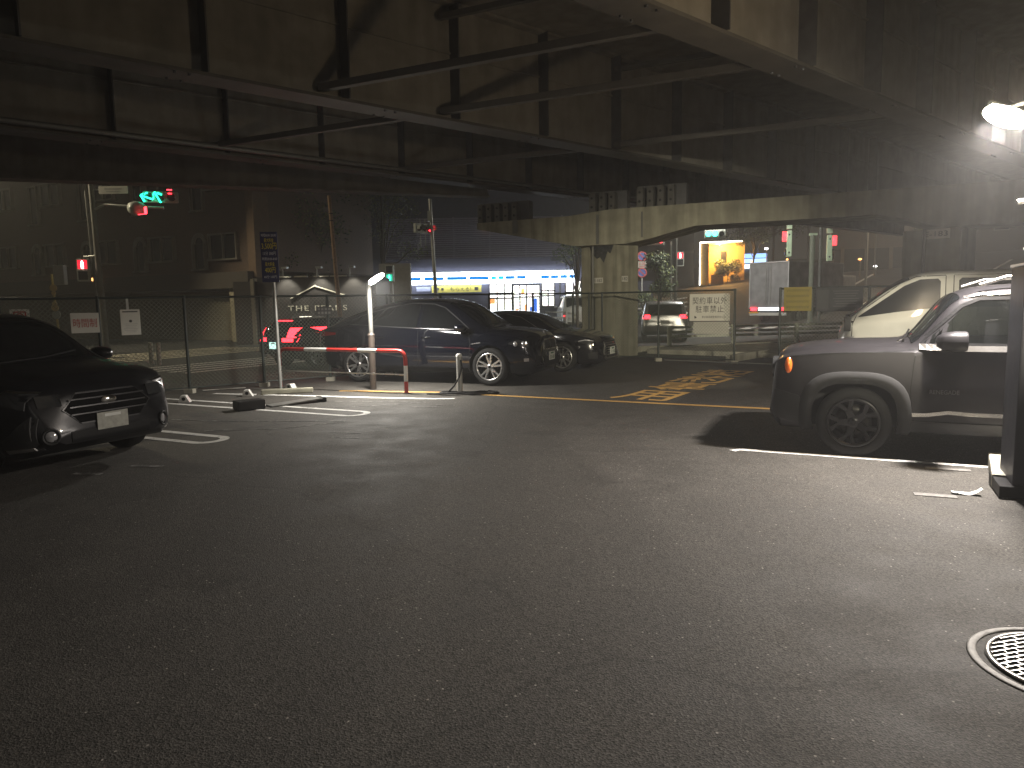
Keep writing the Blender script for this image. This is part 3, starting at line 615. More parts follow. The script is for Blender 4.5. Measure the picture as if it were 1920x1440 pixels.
arrow(s, (-.42, -.06, -.02), .40, 20, G_ARROW); arrow(s, (-.07, -.06, -.02), .40, 62, G_ARROW)
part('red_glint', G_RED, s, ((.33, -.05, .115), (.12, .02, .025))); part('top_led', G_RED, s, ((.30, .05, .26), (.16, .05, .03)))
s = root('traffic_light', 'grey back of the second signal below the green arrows', 'traffic light', (-12.65, 25.2, 4.98), -25)
m = MB(); m.lathe([(0, -.3), (.18, -.26), (.24, -.1), (.24, .1), (.15, .3), (0, .34)], 18, 'y', (-.1, 0, 0), close=False); m.build('housing', HOUS, s); part('red_rim_glow', G_RED, s, ((.42, -.1, -.1), (.10, .03, .22)), ((.25, -.1, -.22), (.4, .02, .02)))  # rim pieces glow themselves to draw the red glow at the housing
def ped(label, loc, rz, red, bright=None):
    s = root('pedestrian_signal', label, 'pedestrian signal', loc, rz); part('housing', HOUS, s, ((0, .09, 0), (.40, .18, .78)), bevel=.03)
    for z, on, mt in ((.19, red, G_RED), (-.19, not red, G_GREENH)):
        part('lens_panel', glow('dim_red', (.9, .02, .04), .9) if (on and red) else glow('dim_green', (.03, .5, .3), .7) if on else LENSD, s, ((0, -.004, z), (.30, .012, .30)))
        if on:
            m = MB(); m.cyl((0, -.014, z + .10), (0, -.02, z + .10), .032, n=12); m.box((0, -.016, z + .01), (.085, .008, .13)); m.box((-.022, -.016, z - .09), (.035, .008, .10)); m.box((.024, -.016, z - .09), (.035, .008, .10)); m.build('figure_light', glow('figure_white_red', (1, .75, .75), 4) if red else G_GREENH, s)
    for z in (.19, -.19): part('hood', HOUS, s, ((0, -.06, z + .17), (.34, .12, .012)))
    return s
ped('red standing-man pedestrian signal on the left pole', (-15.0, 25.6, 2.95), 12, True)
m = MB(); m.cyl((-15.0, 25.72, 3.42), (-14.5, 25.72, 3.45), .025); tag(m.build('signal_bracket', GALV), 'thin bracket arm holding the red pedestrian signal', 'bracket')
q = root('street_pole', 'thin pole with grey box and yellow reflectors at far left', 'pole', (-15.0, 24, 0))
m = MB(); m.cyl((0, 0, 0), (-.1, 0, 2.75), .035); m.build('pole', mat('yellow_pole', (.42, .34, .12), .5), q); part('box', HOUS, q, ((.19, 0, 2.72), (.34, .2, .64)), bevel=.02)
for z, r in ((2.30, .15), (2.13, .09), (1.78, .10), (1.65, .15)): m = MB(); m.cyl((-.05, -.04, z), (-.05, -.07, z), r * .8, n=16); m.build('reflector', mat('yellow_reflector', (.65, .52, .25), .3), q)
m = MB(); m.cyl((-.02, -.04, 1.42), (-.02, -.07, 1.42), .14, n=16); m.build('disc_plate', HOUS, q)
for x, y, l in ((-10.22, 20.4, 'left of the two pale road posts by the crosswalk'), (-9.88, 20.15, 'right of the two pale road posts by the crosswalk')):
    m = MB(); m.cyl((0, 0, 0), (0, 0, .62), .065, n=14); o = m.build('road_post', mat('dirty_white', (.66, .68, .6), .6), None, (x, y, 0)); tag(o, l, 'post', 'road posts')
br = root('timber_pole', 'tall leaning brown timber pole in front of the dark trees', 'pole', (-6.32, 27, 0))
m = MB(); m.cyl((0, 0, 0), (-.26, 0, 5.56), .085, .065); m.build('shaft', mat('brown_timber', (.30, .19, .115), .8, var=.3, scale=12, emit=None), br)
for z in (4.9, 4.65): m = MB(); m.cyl((-.26 * z / 5.56, 0, z), (-.26 * z / 5.56, 0, z + .03), .08); m.build('band', BLACK, br)
m = MB(); m.cyl((-6.45, 26.9, 2.5), (-6.4, 26.9, 2.56), .02); 
sp = root('signal_pole', 'grey signal mast in front of the louvred shop building', 'pole', (-3.02, 30, 0))
m = MB(); m.cyl((0, 0, 0), (-.19, 0, 5.8), .09, .065); m.build('mast', GALV, sp); part('junction_box', HOUS, sp, ((-.22, -.05, 5.1), (.16, .16, .42)))
for x in (-.62, -.42): m = MB(); m.cyl((x, 0, 3.9), (x, 0, 5.0), .018, n=6); m.build('stay', GALV, sp)
m = MB(); m.cyl((-.9, 0, 4.62), (0, 0, 4.62), .03); m.build('arm', GALV, sp)
s = sig_h('traffic light showing red at its right end before the louvred shop', (-3.42, 29.8, 4.6), 48, {2: G_RED}, 1.0)
gp = root('signal_post', 'white post of the green walking signal left of the shop', 'pole', (-5.45, 34, 0)); m = MB(); m.cyl((0, 0, 0), (-.1, 0, 2.8), .06); m.build('post', WHITE, gp)
ped('green pedestrian signal next to the post lamp glare', (-5.62, 33.85, 2.98), -10, False)

def veh_sig_v(label, loc, rz, red_side):
    s = root('traffic_light', label, 'traffic light', loc, rz); s.scale = (1.23, 1.23, 1.23); part('housing', mat('pale_green_housing', (.58, .74, .52), .5), s, ((0, 0, 0), (.20, .34, 1.05)), bevel=.03)
    for k, z in enumerate((.33, -.02, -.35)):
        m = MB(); m.cyl((red_side * .10, 0, z), (red_side * .16, 0, z), .14, .12, n=16); m.build('lens', G_RED if k == 0 else LENSD, s)
    part('red_visor', glow('red_visor_glow', (1, .05, .06), 1.6), s, ((red_side * .19, -.02, .30), (.16, .2, .40)), bevel=.03)  # visor glows itself: red lamp light falling on it is put in
    for z in (.36, -.36): m = MB(); m.cyl((0, -.172, z), (0, -.18, z), .035, n=10); m.build('bolt', BLACK, s)
    part('bracket', HOUSG, s, ((0, .02, .72), (.22, .2, .24)), ((0, .02, .98), (.18, .2, .18)))
    return s
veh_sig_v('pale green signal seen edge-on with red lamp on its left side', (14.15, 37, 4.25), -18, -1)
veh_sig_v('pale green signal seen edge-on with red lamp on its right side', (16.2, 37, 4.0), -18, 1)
mp = root('signal_mast', 'stout green mast with cross arm holding two edge-on signals', 'pole', (15.55, 37.4, .05))
m = MB(); m.cyl((-.05, 0, 0), (-.05, 0, 4.65), .14, .13); m.build('mast', mat('mast_green', (.20, .22, .17), .6), mp); m = MB(); m.cyl((.42, .1, 0), (.40, .1, 6.0), .09); m.build('second_mast', GALVD, mp)
m = MB(); m.tube([(-1.45, -.3, 5.35), (-.5, 0, 5.25), (.40, .1, 5.15), (.7, -.3, 5.2)], .05); m.build('arm', GALVD, mp); part('cap_frame', HOUSG, mp, ((-.02, 0, 4.68), (.34, .24, .12)))
s = sig_h('horizontal signal with two bright green lamps over the crossing', (9.55, 34, 4.55), -12, {0: G_GREENH, 1: G_GREENH}, .95)
m = MB(); m.tube([(6.4, 34.5, 4.45), (9, 34.5, 4.78), (13.5, 34.4, 5.15)], .05); tag(m.build('signal_gantry', GALVD), 'long thin signal arm carrying the green lamps under the highway', 'signal gantry')
s = sig_h('small red signal lamp under the cross beam above the roadside tree', (6.78, 34, 4.27), -18, {2: G_RED, 1: G_RED}, .8)
ped('distant red pedestrian signal right of the roadside tree', (9.35, 40, 4.05 - .3), -12, True)
np_ = root('no_parking_sign', 'two round no-parking signs with a white plate on one thin pole', 'road sign', (7.25, 40, 0), -8)
m = MB(); m.cyl((.03, .03, 0), (-.02, .03, 4.1), .035); m.build('pole', WHITE, np_)
BLUE = mat('sign_blue', (.16, .22, .60), .5); REDS = mat('sign_red', (.75, .16, .16), .5)
for z in (3.92, 3.04):
    m = MB(); m.cyl((0, 0, z), (0, -.015, z), .255, n=28); dsc = m.build('blue_disc', BLUE, np_)
    m = MB(); m.lathe([(.20, -.016), (.27, -.016), (.27, -.026), (.20, -.026)], 28, 'y', (0, 0, z)); m.build('red_ring', REDS, dsc)
    m = MB(); m.box((0, -.022, z), (.44, .01, .06), m=Matrix.Rotation(R(45), 3, 'Y')); m.build('red_slash', REDS, dsc)
part('plate', SIGNW, np_, ((0, -.01, 3.48), (.50, .015, .36))); text('lettering', '8-20', .15, REDS, np_, (0, -.02, 3.53), width=.34); part('arrow_line', REDS, np_, ((0, -.02, 3.37), (.34, .004, .03)))

# ------------------------------------------------------------------ guard rails
def guardrail(name, label, pts, z, rails=2, h=.11, post_r=.07, mt=None, gap=.17, cat='guard rail', every=2.1):
    g = root(name, label, cat); mt = mt or mat('rail_paint', (.74, .76, .66), .55)
    for a, b in zip(pts[:-1], pts[1:]):
        A = Vector((*a, 0)); B = Vector((*b, 0)); ha, hb = hz(*a), hz(*b)
        for k in range(rails): m = MB(); m.bar((A.x, A.y, ha + z - k * gap), (B.x, B.y, hb + z - k * gap), .045, h); m.build('rail', mt, g, bevel=.012)
        n = max(1, round((B - A).length / every))
        for k in range(n): p = A.lerp(B, k / n); m = MB(); m.cyl((p.x, p.y - .06, hz(p.x, p.y)), (p.x, p.y - .06, hz(p.x, p.y) + z + .06), post_r, n=12); m.build('post', mt, g)
    return g
guardrail('guard_rail', 'pale corrugated guard rail on round posts beyond the gate', [(4.92, 22.45), (7.0, 22.75), (9.15, 23.15), (11.4, 23.6), (13.6, 24.2)], .70, 3, .08, .075, gap=.14)
guardrail('guard_rail', 'thin white pipe railing right of the concrete column', [(7.2, 43), (9.2, 44.2), (11.2, 46)], 1.25, 3, .07, .05, WHITE, .28)
guardrail('guard_rail', 'white pipe railing in front of the shop', [(2.0, 40.5), (3.1, 40.5), (4.2, 40.2)], .95, 2, .09, .06, WHITE, .3)
guardrail('guard_rail', 'low pale railing on the hill road behind the van', [(25, 43), (29, 48), (31, 50.5)], .9, 2, .08, .05, WHITE, .3)
wf = root('picket_fence', 'short brown picket fence lit from the front near the roadside poles', 'fence', (11.1, 54, hz(11.1, 54)), -4)
for k in range(9): part('picket', mat('picket_wood', (.45, .34, .24), .7), wf, ((k * .19 - .75, 0, .45), (.11, .04, .95)))
part('rail', mat('picket_wood', (.45, .34, .24), .7), wf, ((0, .04, .7), (1.75, .04, .08)), ((0, .04, .25), (1.75, .04, .08)))

# ------------------------------------------------------------------ buildings
BRICK = mat('brown_tile', (.135, .095, .07), .75, var=.2, scale=14, bump=.3, bscale=25); PALEW = mat('pale_render', (.42, .38, .27), .8, var=.15)
FRAME = mat('pale_window_frame', (.24, .225, .19), .6); PANE = mat('dark_window_pane', (.018, .021, .022), .08, spec=.6)
bd = root('apartment_building', 'dark brown apartment block with arched windows and a wide garage shutter', 'building', (-11.4, 32.3, 0), -27)
part('wall', BRICK, bd, ((-14.5, 4.2, 8.1), (29.6, 8, 9.9)))
part('ground_floor', mat('grey_brown_render', (.19, .165, .12), .8), bd, ((-5.3, 4.4, 1.15), (7.9, 7.8, 2.3)), ((-20.8, 4.4, 1.5), (17, 7.8, 3.0)), ((-10.8, 4.4, 1.5), (3.1, 7.8, 3.0)))
part('canopy_band', mat('dark_band', (.075, .066, .055), .8), bd, ((-14.5, -.05, 2.75), (29.4, .9, .72)))
m = MB()
for k in range(26): m.box((-5.3, .46 - .0, .06 + k * .085), (7.6, .05, .07))
o = m.build('shutter_slats', mat('shutter_steel', (.30, .275, .20), .55, .2), bd); o['kind'] = 'stuff'
for x in (-.95, -.05): part('pillar', PALEW, bd, ((x, .1, 1.4), (.62, .7, 2.8)), bevel=.02)
def window(x0, x1, z0, z1, arch=False, mull=True):
    w = x1 - x0; f = MB(); t = .07
    f.box((x0, .12, (z0 + z1) / 2), (t, .2, z1 - z0)); f.box((x1, .12, (z0 + z1) / 2), (t, .2, z1 - z0)); f.box(((x0 + x1) / 2, .10, z0), (w + .2, .26, t))
    if arch:
        r = w / 2; c = (x0 + x1) / 2; P = [(c + r * math.cos(a), .12, z1 + r * math.sin(a)) for a in [math.pi * k / 10 for k in range(11)]]
        for a, b in zip(P[:-1], P[1:]): f.bar(a, b, .2, t, (0, 1, 0))
    else: f.box(((x0 + x1) / 2, .12, z1), (w + t, .2, t))
    if mull: f.box(((x0 + x1) / 2, .12, (z0 + z1) / 2), (.045, .16, z1 - z0))
    fo = f.build('window', FRAME, bd)
    m = MB(); m.box(((x0 + x1) / 2, .17, (z0 + z1) / 2), (w - t, .04, z1 - z0 - .02)); 
    if arch: m.prism([(c + (r - .03) * math.cos(a), z1 + (r - .03) * math.sin(a)) for a in [math.pi * k / 10 for k in range(11)]], .15, .19)
    m.build('pane', PANE, fo)
for dx, zz in ((0, 0), (-4.15, .06), (-8.3, .1), (-12.6, .15), (-16.9, .2), (-21.2, .25), (-25.5, .3)):
    for fl_, dz in ((0, 0), (1, 3.15), (2, 6.3)):
        z0 = 3.72 + zz + dz
        if fl_ == 0: window(-3.83 + dx, -3.05 + dx, 3.3 + zz + dz, 4.5 + zz + dz, True, False)
        window(-2.73 + dx, -1.0 + dx, z0, z0 + 1.15)
        if fl_: window(-3.75 + dx, -2.98 + dx, z0 - .9, z0 + 1.1, False, False)
part('side_pier', mat('brown_edge', (.17, .115, .075), .75), bd, ((.15, .3, 6.2), (.45, .9, 6.7)))
for x in (-10.5, -9.85): m = MB(); m.lathe([(0, -.08), (.05, -.06), (.075, 0), (.05, .08), (0, .09)], 12, 'z', (x, -.52, 3.05), close=False); m.build('wall_lamp', glow('wall_lamp_glow', (1, .45, .14), 1.4), bd)
vm = root('vending_machine', 'white lit machine front at the left edge behind the dark car', 'vending machine', (-20.05, 27.6, 0), 12)
part('cabinet', WHITE, vm, ((-.35, .3, .95), (.75, .6, 1.9)), bevel=.02); part('lit_front', glow('cool_panel', (.75, .88, 1), .7), vm, ((-.35, -.01, 1.0), (.66, .02, 1.1))); part('top_light', G_WHITE, vm, ((-.35, -.01, 1.72), (.66, .02, .08)))

pk = root('shop_wall', 'dark low building front with peak emblem and pale letters THE PEAKS', 'building', (0, 30, 0), 0)
part('wall', mat('dark_brown_cladding', (.026, .023, .022), .7, var=.2), pk, ((-8.0, 1.8, 1.37), (4.9, 3.5, 2.74)))
part('lower_front', mat('charcoal_cladding', (.022, .022, .024), .6), pk, ((-7.8, .02, .55), (4.3, .06, 1.1)))
LET = mat('brushed_letters', (.62, .60, .50), .5, var=.08)
for a, b in (((-9.1, 1.87), (-8.03, 2.40)), ((-8.03, 2.36), (-6.82, 1.97))): m = MB(); m.bar((a[0], .02, a[1]), (b[0], .02, b[1]), .04, .085, (0, 1, 0)); m.build('peak_bar', LET, pk)
text('lettering', 'THE PEAKS', .25, LET, pk, (-8.0, .02, 1.465), width=2.44, ext=.012, space=1.25)
part('step_light', glow('step_light_glow', (1, .95, .75), 1.1), pk, ((-8.5, -.03, 1.11), (.5, .04, .035)))
for x0, x1 in ((-9.75, -9.05), (-8.9, -8.35), (-8.1, -7.95), (-7.88, -7.5), (-7.42, -6.75)): part('coping_strip', mat('coping_metal', (.42, .40, .34), .5), pk, (((x0 + x1) / 2, .03, 2.765), (x1 - x0, .12, .05)))
for x in (-9.35, -7.95, -6.6):
    m = MB(); m.cyl((x, 0, 2.74), (x, 0, 3.15), .022); m.box((x + .12, -.12, 3.12), (.22, .32, .07)); m.build('spot_fitting', GALV, pk)
    lamp('added_wall_spot', 'SPOT', (x + .12, 29.55, 3.05), 95, (1, .95, .78), (x + .15, 30.0, 1.45), .05, spot=80, blend=.6)  # light added in the fittings to brighten the letters
part('corner_post', mat('pale_post', (.20, .18, .14), .7), pk, ((-10.6, -.1, 1.35), (.14, .14, 2.7)))
part('annex_wall', mat('grey_render', (.26, .25, .22), .8), pk, ((-5.55, 5.2, 1.75), (1.5, .4, 3.5)))
part('dark_side', mat('dark_brown_cladding', (.055, .048, .045), .7), pk, ((-11.0, .3, 1.3), (.9, .5, 2.6)))

# convenience shop
sh = root('corner_shop', 'dark louvred corner shop with a long white and blue lit fascia sign', 'shop', (0, 44, 0), 0)
LOUV = mat('louvre_paint', (.30, .285, .38), .6, var=.1); SHOPD = mat('shop_dark_wall', (.07, .07, .105), .65)
part('wall', SHOPD, sh, ((-4.55, 4.2, 1.35), (6.5, 8, 2.7)), ((6.2, 4.2, 1.35), (5.0, 8, 2.7)), ((-2, 4.4, 5.5), (16.6, 7.4, 5.6)), bevel=0)
part('soffit_band', SHOPD, sh, ((-1.8, .45, 3.85), (15.5, .5, .80)))
part('plant_screen', LOUV, sh, ((-5.0, .9, 7.15), (4.1, .3, .95)))
for k in range(19): m = MB(); m.box((-1.2, .55, 4.33 + k * .128), (13.2, .06, .085), m=Matrix.Rotation(R(-18), 3, 'X')); m.build('louvre', LOUV, sh)
for x in (-7.75, -5.6, -3.4, -1.2, 1.0, 3.2): part('louvre_post', LOUV, sh, ((x, .62, 5.5), (.09, .1, 2.45)))
sg = part('fascia_sign', glow('fascia_white', (.80, .90, 1), 5.4), sh, ((-1.2, -.35, 3.03), (10.5, .18, .70)))
SB = glow('fascia_blue', (.0, .20, .66), .75); SB2 = glow('fascia_teal', (.0, .50, .72), .85)
for x0, x1, mt in ((-6.4, -5.35, SB), (-5.15, -3.97, SB), (-3.79, -2.6, SB), (-2.44, -1.27, SB), (-1.14, -.83, SB2), (-.71, -.38, SB2), (-.28, .29, SB), (.40, .93, SB), (1.84, 2.34, SB), (2.43, 2.89, SB), (3.0, 3.42, SB), (3.52, 3.96, SB)):
    part('blue_panel', mt, sg, (((x0 + x1) / 2, -.445, 3.02), (x1 - x0, .02, .20)))
for x in (-5.25, -3.88, -2.52, -1.2, 1.4): part('sign_joint', mat('joint_grey', (.3, .32, .35), .5), sg, ((x, -.442, 3.03), (.02, .01, .70)))
part('sign_hood', mat('pale_cap', (.5, .5, .48), .5), sh, ((-1.2, -.3, 3.42), (10.6, .34, .05)))
b = part('banner', mat('banner_yellow', (.70, .58, .12), .6), sh, ((-3.25, -.12, 2.40), (3.0, .02, .42)))
text('lettering', 'もらえる!', .26, DARKT, b, (-3.0, -.135, 2.40), width=1.25); part('text_mark', DARKT, b, ((-4.4, -.135, 2.42), (.16, .004, .18)), ((-4.1, -.135, 2.40), (.14, .004, .15)), ((-2.05, -.135, 2.40), (.22, .004, .2)))
part('banner_end', mat('banner_white', (.45, .46, .6), .6), sh, ((-5.25, -.12, 2.42), (.85, .02, .26)))
part('pylon_sign', glow('pylon_white', (.9, .95, 1), 1.6), sh, ((-6.97, -.5, 2.86), (.17, .2, .72)))
for x in (-6.3, -6.95, 2.98): m = MB(); m.cyl((x, -.45, 0), (x, -.45, 3.6 if x < -6.5 else 3.9 if x < 0 else 2.75), .045); m.build('sign_post', GALVD, sh)
# lit interior put into the glow of the panes and posters
def shop_pane_mat(name, seed, es):
    m = bpy.data.materials.new(name); m.use_nodes = True; N = m.node_tree.nodes; L = m.node_tree.links; b = N['Principled BSDF']
    tc = N.new('ShaderNodeTexCoord'); mp = N.new('ShaderNodeMapping'); mp.inputs['Location'].default_value = (seed, 0, seed); mp.inputs['Scale'].default_value = (5, 5, 3.4); L.new(tc.outputs['Object'], mp.inputs[0])
    v = N.new('ShaderNodeTexVoronoi'); v.distance = 'CHEBYCHEV'; v.inputs['Scale'].default_value = 1.3; v.inputs['Randomness'].default_value = .8; L.new(mp.outputs[0], v.inputs['Vector'])
    hs = N.new('ShaderNodeHueSaturation'); hs.inputs['Saturation'].default_value = .75; L.new(v.outputs['Color'], hs.inputs['Color'])
    mx = N.new('ShaderNodeMix'); mx.data_type = 'RGBA'; mx.inputs[0].default_value = .30; mx.inputs[6].default_value = (1, .99, .93, 1); L.new(hs.outputs[0], mx.inputs[7])
    b.inputs['Base Color'].default_value = (.3, .3, .3, 1); L.new(mx.outputs[2], b.inputs['Emission Color']); b.inputs['Emission Strength'].default_value = es; return m
SP1 = shop_pane_mat('lit_shop_upper', 1.3, 3.0); SP2 = shop_pane_mat('lit_shop_lower', 4.7, 1.7); SPB = glow('blue_poster', (.03, .14, .62), .8); SPO = glow('orange_poster', (.9, .35, .1), .9)
def shopwin(x0, x1, zs, n, upper=1):
    fo = MB(); zt, zb = zs[0], zs[-1]
    for k in range(n + 1): x = x0 + (x1 - x0) * k / n; fo.box((x, .05, (zt + zb) / 2), (.075, .12, zt - zb))
    for z in zs: fo.box(((x0 + x1) / 2, .052, z), (x1 - x0 + .07, .115, .085))
    f = fo.build('window', BLACK, sh)
    for i in range(len(zs) - 1):
        for k in range(n):
            a = x0 + (x1 - x0) * k / n; c = x0 + (x1 - x0) * (k + 1) / n
            part('pane', SP1 if i < upper else SP2, f, (((a + c) / 2, .10, (zs[i] + zs[i + 1]) / 2), (c - a - .08, .02, zs[i] - zs[i + 1] - .09)))
shopwin(-1.27, .10, (2.68, 2.10, 1.80, .92), 3, 2); shopwin(1.90, 2.68, (2.74, 2.2, 1.9, 1.25), 2, 2); shopwin(3.35, 4.3, (2.78, 2.1, 1.5), 2, 1); shopwin(.17, 1.78, (2.58, 1.85, .05), 4, 1)
for x, z, w, h, mt in ((1.48, 1.3, .26, .9, SPB), (.92, 1.15, .16, .5, SPO), (.40, 1.0, .2, .3, SPO), (-1.1, 1.62, .3, .3, SPO), (1.25, 1.0, .18, .5, SPB), (.75, 2.2, .22, .3, SPO)): part('poster', mt, sh, ((x, .08, z), (w, .01, h)))
part('sill_wall', SHOPD, sh, ((-.6, .3, .45), (1.5, .3, .9)), ((2.3, .3, .6), (.95, .3, 1.2)), ((3.8, .3, .7), (1.1, .3, 1.4)))
part('floor_back', SHOPD, sh, ((1.2, .9, 1.4), (5.4, .2, 2.8)))
m = MB(); m.lathe([(0, -.04), (.05, 0), (0, .04)], 10, 'z', (-1.45, .4, 6.05), close=False); m.build('roof_lamp', G_WARM, sh)

# warm lit entrance far away on the hill
wx, wy = 20.3, 70; wz = hz(wx, wy) - .1
we = root('lit_entrance', 'warmly lit building entrance framed by a white light line', 'building', (wx, wy, wz), -14)
WW = mat('warm_wall', (.55, .36, .12), .7)
part('back_wall', WW, we, ((.3, 2.6, 2.0), (4.0, .2, 4.2))); part('side_wall', WW, we, ((-1.55, 1.3, 2.0), (.8, 2.4, 4.0))); part('ceiling', WW, we, ((.1, 1.3, 4.05), (4.0, 2.6, .15))); part('floor', WW, we, ((.2, 1.3, .02), (4, 2.6, .1)))
part('frame_light', glow('frame_light_glow', (1, .95, .82), 3.5), we, ((-1.98, -.03, 2.05), (.10, .06, 4.1)), ((-.05, -.03, 4.1), (3.9, .06, .12)))
part('planter_box', mat('warm_box', (.55, .27, .10), .6), we, ((-.35, .3, .5), (1.15, .8, 1.0))); part('dark_opening', BLACK, we, ((.3, 2.45, 2.7), (.55, .06, 1.3)))
part('plinth', CONC2, we, ((.6, -.6, -.25), (5.2, 1.4, .5)))
lamp('entrance_downlight', 'POINT', (wx + .1, wy + .9, wz + 3.6), 800, (1, .60, .22), None, .15)
bb = root('dark_building', 'dark building mass left of the lit entrance', 'building', (13.8, 72, 0), -10); part('wall', mat('night_wall', (.05, .048, .045), .8), bb, ((0, 4, 6), (8.5, 8, 12)))
part('cornice_band', mat('night_band', (.11, .10, .085), .8), bb, ((0, -.05, 6.1), (8.6, .2, .25)))
bb2 = root('hill_building', 'brown flat-fronted building on the hill behind the van', 'building', (34.5, 66, hz(34.5, 66) - .5), -25)
part('wall', mat('hill_wall', (.16, .12, .085), .8), bb2, ((0, 4, 4), (10, 8, 8))); part('lower_front', BLACK, bb2, ((0, -.05, 1.2), (9.4, .2, 2.3)))
for k in range(5): part('front_post', mat('hill_post', (.22, .18, .13), .8), bb2, ((-4 + k * 2, -.2, 1.2), (.3, .25, 2.4)))
bb3 = root('hill_building', 'dim pale building at the top of the hill road left of the second column', 'building', (47, 72, hz(47, 72) - .5), -30); part('wall', mat('hill_wall2', (.12, .10, .075), .8), bb3, ((0, 4, 3.4), (12, 8, 8.4)))
for k in range(4): f = part('window', FRAME, bb3, ((-4 + k * 2.6, -.05, 3.2), (1.3, .12, 1.3))); part('pane', PANE, f, ((-4 + k * 2.6, -.12, 3.2), (1.15, .04, 1.15)))
bx = root('blue_white_shop_sign', 'blue and white lit shop sign far down the street', 'shop sign', (29.5, 88, 5.2), -15)
for z, c in ((1.35, (.25, .45, 1)), (.75, (.35, .6, 1)), (.1, (.8, .9, 1)), (-.7, (.95, .97, 1))): part('sign_panel', glow('far_sign%d' % int(z * 100 + 100), c, 1.4), bx, ((0, 0, z), (3.0, .2, .5)))
rs = root('striped_road_board', 'orange and black striped road board beside the truck', 'road board', (21.5, 62, hz(21.5, 62)), -15)
for k in range(4): part('stripe', mat('orange_stripe', (.8, .38, .06), .5) if k % 2 == 0 else BLACK, rs, ((0, 0, 1.1 + k * .22), (.75, .05, .22)))
part('leg', GALVD, rs, ((0, .04, .5), (.08, .06, 1.0)))
lt = root('far_street_lamp', 'white three-headed street lamp shining far down the road', 'street lamp', (30.6, 90, hz(30.6, 90) - .5), -15)
m = MB(); m.cyl((0, 0, 0), (0, 0, 7.4), .11); m.build('pole', GALV, lt)
for x, z in ((-1.5, 7.4), (0, 7.5), (1.5, 7.4), (0, 6.2)): m = MB(); m.lathe([(0, -.22), (.35, -.1), (.42, 0), (.3, .15), (0, .22)], 12, 'z', (x, 0, z), close=False); m.build('globe', G_WHITE, lt)
m = MB(); m.cyl((-1.5, 0, 7.3), (1.5, 0, 7.3), .06); m.build('arm', GALVD, lt)
def small_lamp(name, label, x, y, z, mt, r=.25, pole=True):
    o = root(name, label, 'street lamp', (x, y, hz(x, y))); zz = z - hz(x, y)
    m = MB(); m.lathe([(0, -.5 * r), (r * .8, -.3 * r), (r, 0), (r * .6, .4 * r), (0, .5 * r)], 12, 'z', (0, 0, zz), close=False); m.build('lamp_head', mt, o)
    m = MB(); m.cyl((.1, .1, 0), (.1, .1, zz + .1), .06); m.build('pole', GALVD, o)
small_lamp('far_street_lamp', 'tiny white street lamp above the truck', 24.6, 70, 6.2, G_WHITE, .2)
small_lamp('far_street_lamp', 'pale bare lamp column on the hill road', 30.0, 60, 7.6, GALV, .1)
small_lamp('hill_lamp', 'bright white cluster lamp on the hill behind the van', 34.5, 62, 5.75, G_WHITE, .42)
small_lamp('hill_lamp', 'yellow lamp on the hill near the second column', 38.5, 64.5, 5.3, G_WARM, .36)
small_lamp('hill_lamp', 'small orange shop light on the hill road', 29.3, 61, 4.6, G_AMB, .16)
small_lamp('hill_lamp', 'small white light low on the hill road', 30.6, 61, 4.0, G_WHITE, .15)
# street lamps that light the two streets
def street_lamp(label, x, y, h, energy, col, ax, ay, sp=150, z0=0., aim=(0, 0)):
    o = root('street_lamp', label, 'street lamp', (x, y, hz(x, y)))
    m = MB(); m.cyl((0, 0, z0), (0, 0, h - .3), .075, .06); m.tube([(0, 0, h - .35), (ax * .2, ay * .2, h - .05), (ax, ay, h)], .045); m.build('pole', mat('pole_grey', (.15, .145, .13), .7), o)
    m = MB(); m.box((ax, ay, h - .02), (.55, .3, .12)); m.build('head', GALVD, o, bevel=.03); part('lens', G_WHITE, o, ((ax, ay, h - .095), (.45, .22, .03)))
    lamp('street_lamp_light', 'SPOT', (x + ax, y + ay, h - .14 + hz(x, y)), energy, col, (x + ax + aim[0], y + ay + aim[1], 0), .12, spot=sp, blend=.3)
street_lamp('street lamp at the left crosswalk outside the left edge of the picture', -20.2, 25.6, 8.4, 1350, (1, .86, .58), 1.6, -.4, 112, aim=(6.8, -.8))
street_lamp('street lamp pole right of the roadside tree with its head hidden by the highway', 7.62, 33.5, 8.2, 1500, (1, .98, .88), 1.5, -.3, 165)
m = MB(); m.cyl((7.45, 33.5, 0), (7.40, 33.5, 4.2), .045); tag(m.build('thin_pole', GALV), 'thin grey pole beside the street lamp pole right of the roadside tree', 'pole')
street_lamp('street lamp on the hill road right of the crossing', 23, 47, 8.6, 1900, (1, .80, .54), 1.2, -1.2)

